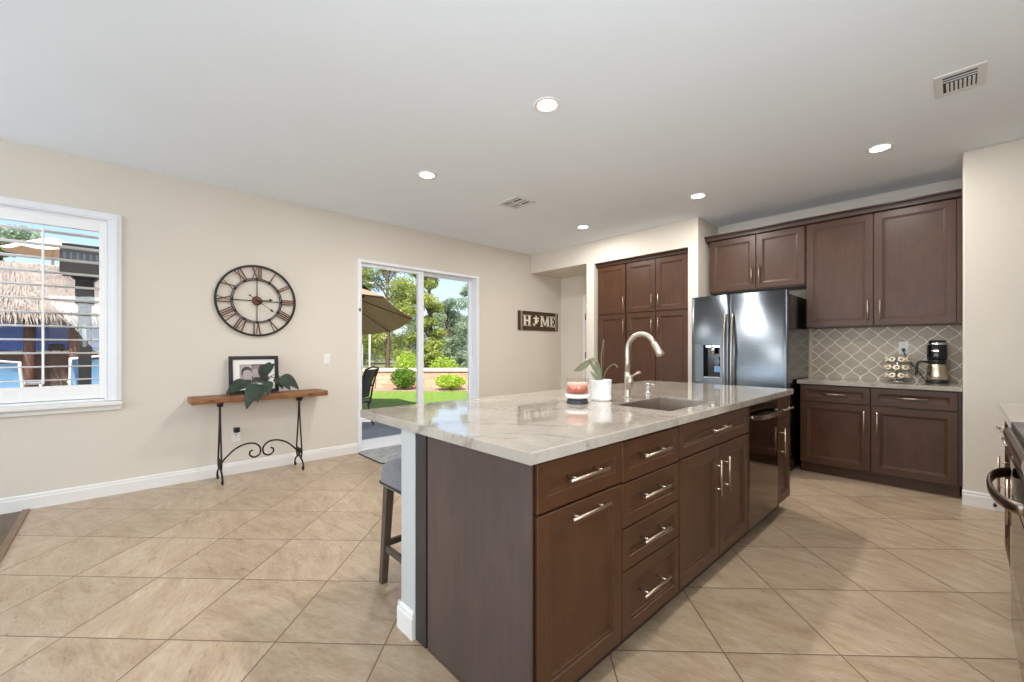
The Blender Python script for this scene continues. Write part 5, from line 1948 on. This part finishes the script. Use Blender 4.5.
def patio_chair(base, ang, label, cat='chair', fabric='mesh_black', metal='mesh_black', seat_z=0.42, back_z=1.0, w=0.54, seat_fabric=None, name='patio_chair', group=None):
    base = V3(base)
    t_ = thing(name, label, cat, base, group)
    R = Matrix.Rotation(ang, 3, 'Z')
    P_ = lambda x, y, z: base + R @ V3((x, y, 0)) + V3((0, 0, z))
    # chair faces local +x
    hw = w / 2
    m = MB()
    for s in (-1, 1):
        m.tube(smooth_path([P_(-0.20, s * hw, 0.35), P_(-0.24, s * hw, seat_z), P_(-0.30, s * hw * 0.97, 0.72), P_(-0.40, s * hw * 0.92, back_z)], 5), 0.016, 8)
    m.tube([P_(-0.40, hw * 0.92, back_z - 0.01), P_(-0.415, 0, back_z + 0.025), P_(-0.40, -hw * 0.92, back_z - 0.01)], 0.015, 8)
    m.tube([P_(-0.245, hw, seat_z + 0.06), P_(-0.245, -hw, seat_z + 0.06)], 0.012, 8)
    m.build('back_frame', metal, t_)
    m = MB()
    n = 8
    ring = []
    for i in range(n + 1):
        f = i / n
        z = seat_z + 0.08 + (back_z - seat_z - 0.10) * f
        x = -0.245 - 0.155 * f ** 1.6 + 0.02
        ring.append([P_(x, hw * 0.93, z), P_(x - 0.02, 0, z), P_(x, -hw * 0.93, z), P_(x - 0.008, -hw * 0.93, z), P_(x - 0.028, 0, z), P_(x - 0.008, hw * 0.93, z)])
    m.loops(ring, cap0=True, cap1=True, smooth=False)
    m.build('backrest', fabric, t_)
    m = MB()
    ring = []
    for i in range(n + 1):
        f = i / n
        x = -0.22 + 0.48 * f
        z = seat_z - 0.02 * sin(pi * f) + 0.01
        ring.append([P_(x, hw * 0.94, z), P_(x, -hw * 0.94, z), P_(x, -hw * 0.94, z - 0.02), P_(x, hw * 0.94, z - 0.02)])
    m.loops(ring, cap0=True, cap1=True)
    m.build('seat', seat_fabric or fabric, t_)
    for s in (-1, 1):
        MB().tube(smooth_path([P_(0.26, s * hw, seat_z + 0.22), P_(0.25, s * hw, seat_z), P_(0.25, s * hw, 0.1), P_(0.27, s * hw, 0.012)], 4), 0.015, 8).build('leg', metal, t_)
        MB().tube(smooth_path([P_(-0.20, s * hw, 0.36), P_(-0.24, s * hw, 0.16), P_(-0.30, s * hw, 0.012)], 4), 0.015, 8).build('leg', metal, t_)
        MB().tube(smooth_path([P_(-0.30, s * hw, seat_z + 0.27), P_(0.0, s * (hw + 0.02), seat_z + 0.25), P_(0.22, s * (hw + 0.02), seat_z + 0.24), P_(0.26, s * hw, seat_z + 0.20)], 4), 0.017, 8).build('armrest', metal, t_)
        MB().tube([P_(-0.23, s * hw, seat_z - 0.02), P_(0.25, s * hw, seat_z - 0.02)], 0.012, 8).build('rail', metal, t_)
    return t_


patio_chair((-6.95, 2.80, GZ), radians(222), 'black mesh patio chair outside the left pane of the sliding door', back_z=1.0)

# --------------------------- seen through the shutters
patio_chair((-8.25, -0.16, GZ), radians(178), 'white framed blue sling chair beyond the patio heater post', fabric='sling_blue', metal='white_enamel', seat_z=0.62, back_z=1.20, w=0.62,
            seat_fabric='sling_navy', name='sling_chair', group='blue sling chairs')
patio_chair((-8.30, -1.12, GZ), radians(172), 'white framed blue sling chair in the lower left corner of the shutter window', fabric='sling_blue', metal='white_enamel', seat_z=0.62, back_z=1.16,
            w=0.62, seat_fabric='sling_navy', name='sling_chair', group='blue sling chairs')

hx, hy = -6.8, -0.285
ph = thing('patio_heater', 'tall dark square-headed patio heater just outside the shutter window', 'heater', (hx, hy, GZ))
MB().box((hx - 0.22, hy - 0.22, GZ), (hx + 0.22, hy + 0.22, GZ + 0.45), bevel=0.02).build('base', 'heater_dark', ph)
MB().box((hx - 0.052, hy - 0.052, GZ + 0.45), (hx + 0.052, hy + 0.052, 1.72), bevel=0.008).build('post', 'heater_dark', ph)
MB().box((hx + 0.0, hy - 0.018, 1.24), (hx + 0.054, hy + 0.018, 1.50), bevel=0.004).build('glass_tube', 'heater_glass', ph)
MB().box((hx - 0.075, hy - 0.075, 1.72), (hx + 0.075, hy + 0.075, 2.02), bevel=0.008).build('collar', 'heater_dark', ph)
MB().lathe([(0.09, 1.98), (0.16, 2.03), (0.17, 2.05)], (hx, hy, 0), 4, mat=Matrix.Rotation(radians(45), 4, 'Z'), smooth=False).build('drip_plate', 'heater_dark', ph)
m = MB().box((hx - 0.185, hy - 0.185, 2.05), (hx + 0.185, hy + 0.185, 2.32), bevel=0.006)
hd = m.build('burner_head', 'heater_dark', ph)
m = MB()
for k in range(7):
    y = hy - 0.15 + 0.05 * k
    m.box((hx + 0.1855, y - 0.006, 2.20 - 0.03 * (k % 2)), (hx + 0.188, y + 0.012, 2.27))
m.build('louvres', 'heater_glass', hd)
m = MB().box((hx - 0.17, hy - 0.17, 2.352), (hx + 0.17, hy + 0.17, 2.372), bevel=0.004)
for sx in (-1, 1):
    for sy in (-1, 1):
        m.cyl((hx + sx * 0.13, hy + sy * 0.13, 2.315), (hx + sx * 0.13, hy + sy * 0.13, 2.355), 0.009, n=8)
m.build('cap', 'heater_dark', ph)

# thatched bar hut
PXc, PYc = -12.4, -1.3
hut = thing('thatched_hut', 'thatched palapa bar hut seen through the shutter louvers', 'hut', (PXc, PYc, GZ))
rng = random.Random(3)
xe, xr, xb = -11.0, -12.7, -14.4
ye0, ye1 = -4.6, 1.5
yr0, yr1 = -2.6, -0.7
ze, zr = 1.86, 2.92
m = MB()
E = [V3((xe, ye0, ze)), V3((xe, ye1, ze)), V3((xb, ye1, ze)), V3((xb, ye0, ze))]
Rg = [V3((xr, yr0, zr)), V3((xr, yr1, zr))]
m.add([E[0], E[1], Rg[1], Rg[0]], [(0, 1, 2, 3)])
m.add([E[2], E[3], Rg[0], Rg[1]], [(0, 1, 2, 3)])
m.add([E[1], E[2], Rg[1]], [(0, 1, 2)])
m.add([E[3], E[0], Rg[0]], [(0, 1, 2)])
m.add([e - V3((0, 0, 0.08)) for e in E], [(0, 1, 2, 3)])
# straw: thousands of thin blades in courses down the front and the end slopes


def straw(a, b, c, d, courses, per, ln):
    for i in range(courses):
        f = 1 - (i + 0.3) / courses
        for k in range(per):
            s = rng.random()
            ff = min(1, max(0, f + rng.uniform(-0.05, 0.05)))
            p_ = a.lerp(b, s).lerp(d.lerp(c, s), ff)
            dn = (a.lerp(b, s) - d.lerp(c, s)).normalized()
            L = ln * rng.uniform(0.6, 1.3)
            w = rng.uniform(0.008, 0.02)
            sd = (b - a).normalized() * w
            lift = V3((0, 0, rng.uniform(0.01, 0.05)))
            q_ = p_ + dn * L + V3((0, 0, -0.25 * L * (1 if i == courses - 1 else 0.0))) + (b - a).normalized() * rng.uniform(-0.06, 0.06)
            m.add([p_ - sd + lift * 0.4, p_ + sd + lift * 0.4, q_ + lift], [(0, 1, 2)])


straw(E[0], E[1], Rg[1], Rg[0], 9, 420, 0.42)
straw(E[1], E[2], Rg[1], Rg[1], 7, 130, 0.42)
straw(E[3], E[0], Rg[0], Rg[0], 7, 130, 0.42)
# shaggy hanging fringe along the front eave
for k in range(1300):
    y = rng.uniform(ye0, ye1)
    p_ = V3((xe + rng.uniform(-0.06, 0.05), y, ze + rng.uniform(0.0, 0.10)))
    L = rng.uniform(0.12, 0.34)
    w = rng.uniform(0.006, 0.018)
    m.add([p_ + V3((0, -w, 0)), p_ + V3((0, w, 0)), p_ + V3((rng.uniform(0, 0.06), rng.uniform(-0.04, 0.04), -L))], [(0, 1, 2)])
m.build('thatch_roof', 'thatch', hut)
for y in (-4.2, -2.75, -1.17, -0.615, 1.1):
    MB().cyl((-11.35, y, GZ), (-11.35, y, 1.90), 0.075, n=12).build('post', 'post_wood', hut)
for y in (-4.2, 1.1):
    MB().cyl((-14.0, y, GZ), (-14.0, y, 1.90), 0.075, n=12).build('post', 'post_wood', hut)
MB().box((-11.95, -2.9, GZ), (-11.55, 0.4, 1.13)).build('bar_front', 'bar_front', hut)
MB().box((-12.05, -3.0, 1.1302), (-11.45, 0.5, 1.175), bevel=0.01).build('bar_top', 'stone_cap', hut)
bp = thing('blue_panel', 'blue panel standing on the bar top under the thatched roof', 'panel', (-11.86, -0.95, 1.175))
MB().box((-11.86, -1.62, 1.185), (-11.81, -0.28, 1.72), bevel=0.01).build('panel', 'tarp_blue', bp)
MB().box((-11.92, -1.55, 1.1755), (-11.86, -1.49, 1.70)).box((-11.92, -0.43, 1.1755), (-11.86, -0.37, 1.70)).build('stand', 'post_wood', bp)
gr = thing('grill', 'dark grill standing on the bar top in front of the blue panel', 'grill', (-11.60, -0.9, 1.175))
MB().box((-11.71, -0.96, 1.195), (-11.49, -0.76, 1.25), bevel=0.02).build('tray', 'heater_dark', gr)
m = MB().loops([[V3((-11.60 + 0.10 * cos(a), y, 1.2505 + 0.06 * sin(a))) for a in [pi * k / 10 for k in range(11)]] for y in (-0.95, -0.77)], cap0=True, cap1=True)
m.build('lid', 'heater_dark', gr)
m = MB()
for x in (-11.67, -11.53):
    for y in (-0.93, -0.79):
        m.cyl((x, y, 1.1752), (x, y, 1.20), 0.012, n=8)
m.build('feet', 'heater_dark', gr)
pb = thing('planter_box', 'red-brown planter box left of the bar hut post', 'planter', (-13.0, -2.05, GZ))
MB().box((-13.3, -2.55, GZ), (-12.7, -1.60, 1.24), bevel=0.01).build('box', 'planter_red', pb)
sb = thing('shrub', 'dense green shrub growing in the red-brown planter box', 'shrub', (-13.0, -2.05, 1.24))
m = MB()
leaf_cloud(m, (-13.0, -2.08, 1.51), 0.30, 0.42, 0.17, 900, 0.05, random.Random(21), 0.3)
m.build('foliage', 'bush_green', sb)
m = MB()
for k in range(5):
    m.tube([(-13.0, -2.08 + 0.12 * (k - 2), 1.2440), (-13.0 + 0.05 * (k % 2), -2.08 + 0.13 * (k - 2), 1.5)], [0.012, 0.006], 6)
m.build('stems', 'bark', sb)

# pale market umbrella on the far terrace behind the hut
mx_, my_ = -16.6, -1.30
mu = thing('market_umbrella', 'cream market umbrella standing behind the thatched roof', 'umbrella', (mx_, my_, GZ))
ap = V3((mx_, my_, 4.20))
tl = Matrix.Identity(4)
m = MB()
canopy(m, 0.02, 0.92, 0.0, -0.42)
m.build('canopy', 'canopy_cream', mu)
MB().cyl((mx_, my_, GZ), (mx_, my_, 4.17), 0.03, n=12).build('pole', 'white_enamel', mu)
MB().lathe([(0.3, 0), (0.3, 0.04), (0.04, 0.08)], (mx_, my_, GZ), 20).build('base', 'heater_dark', mu)
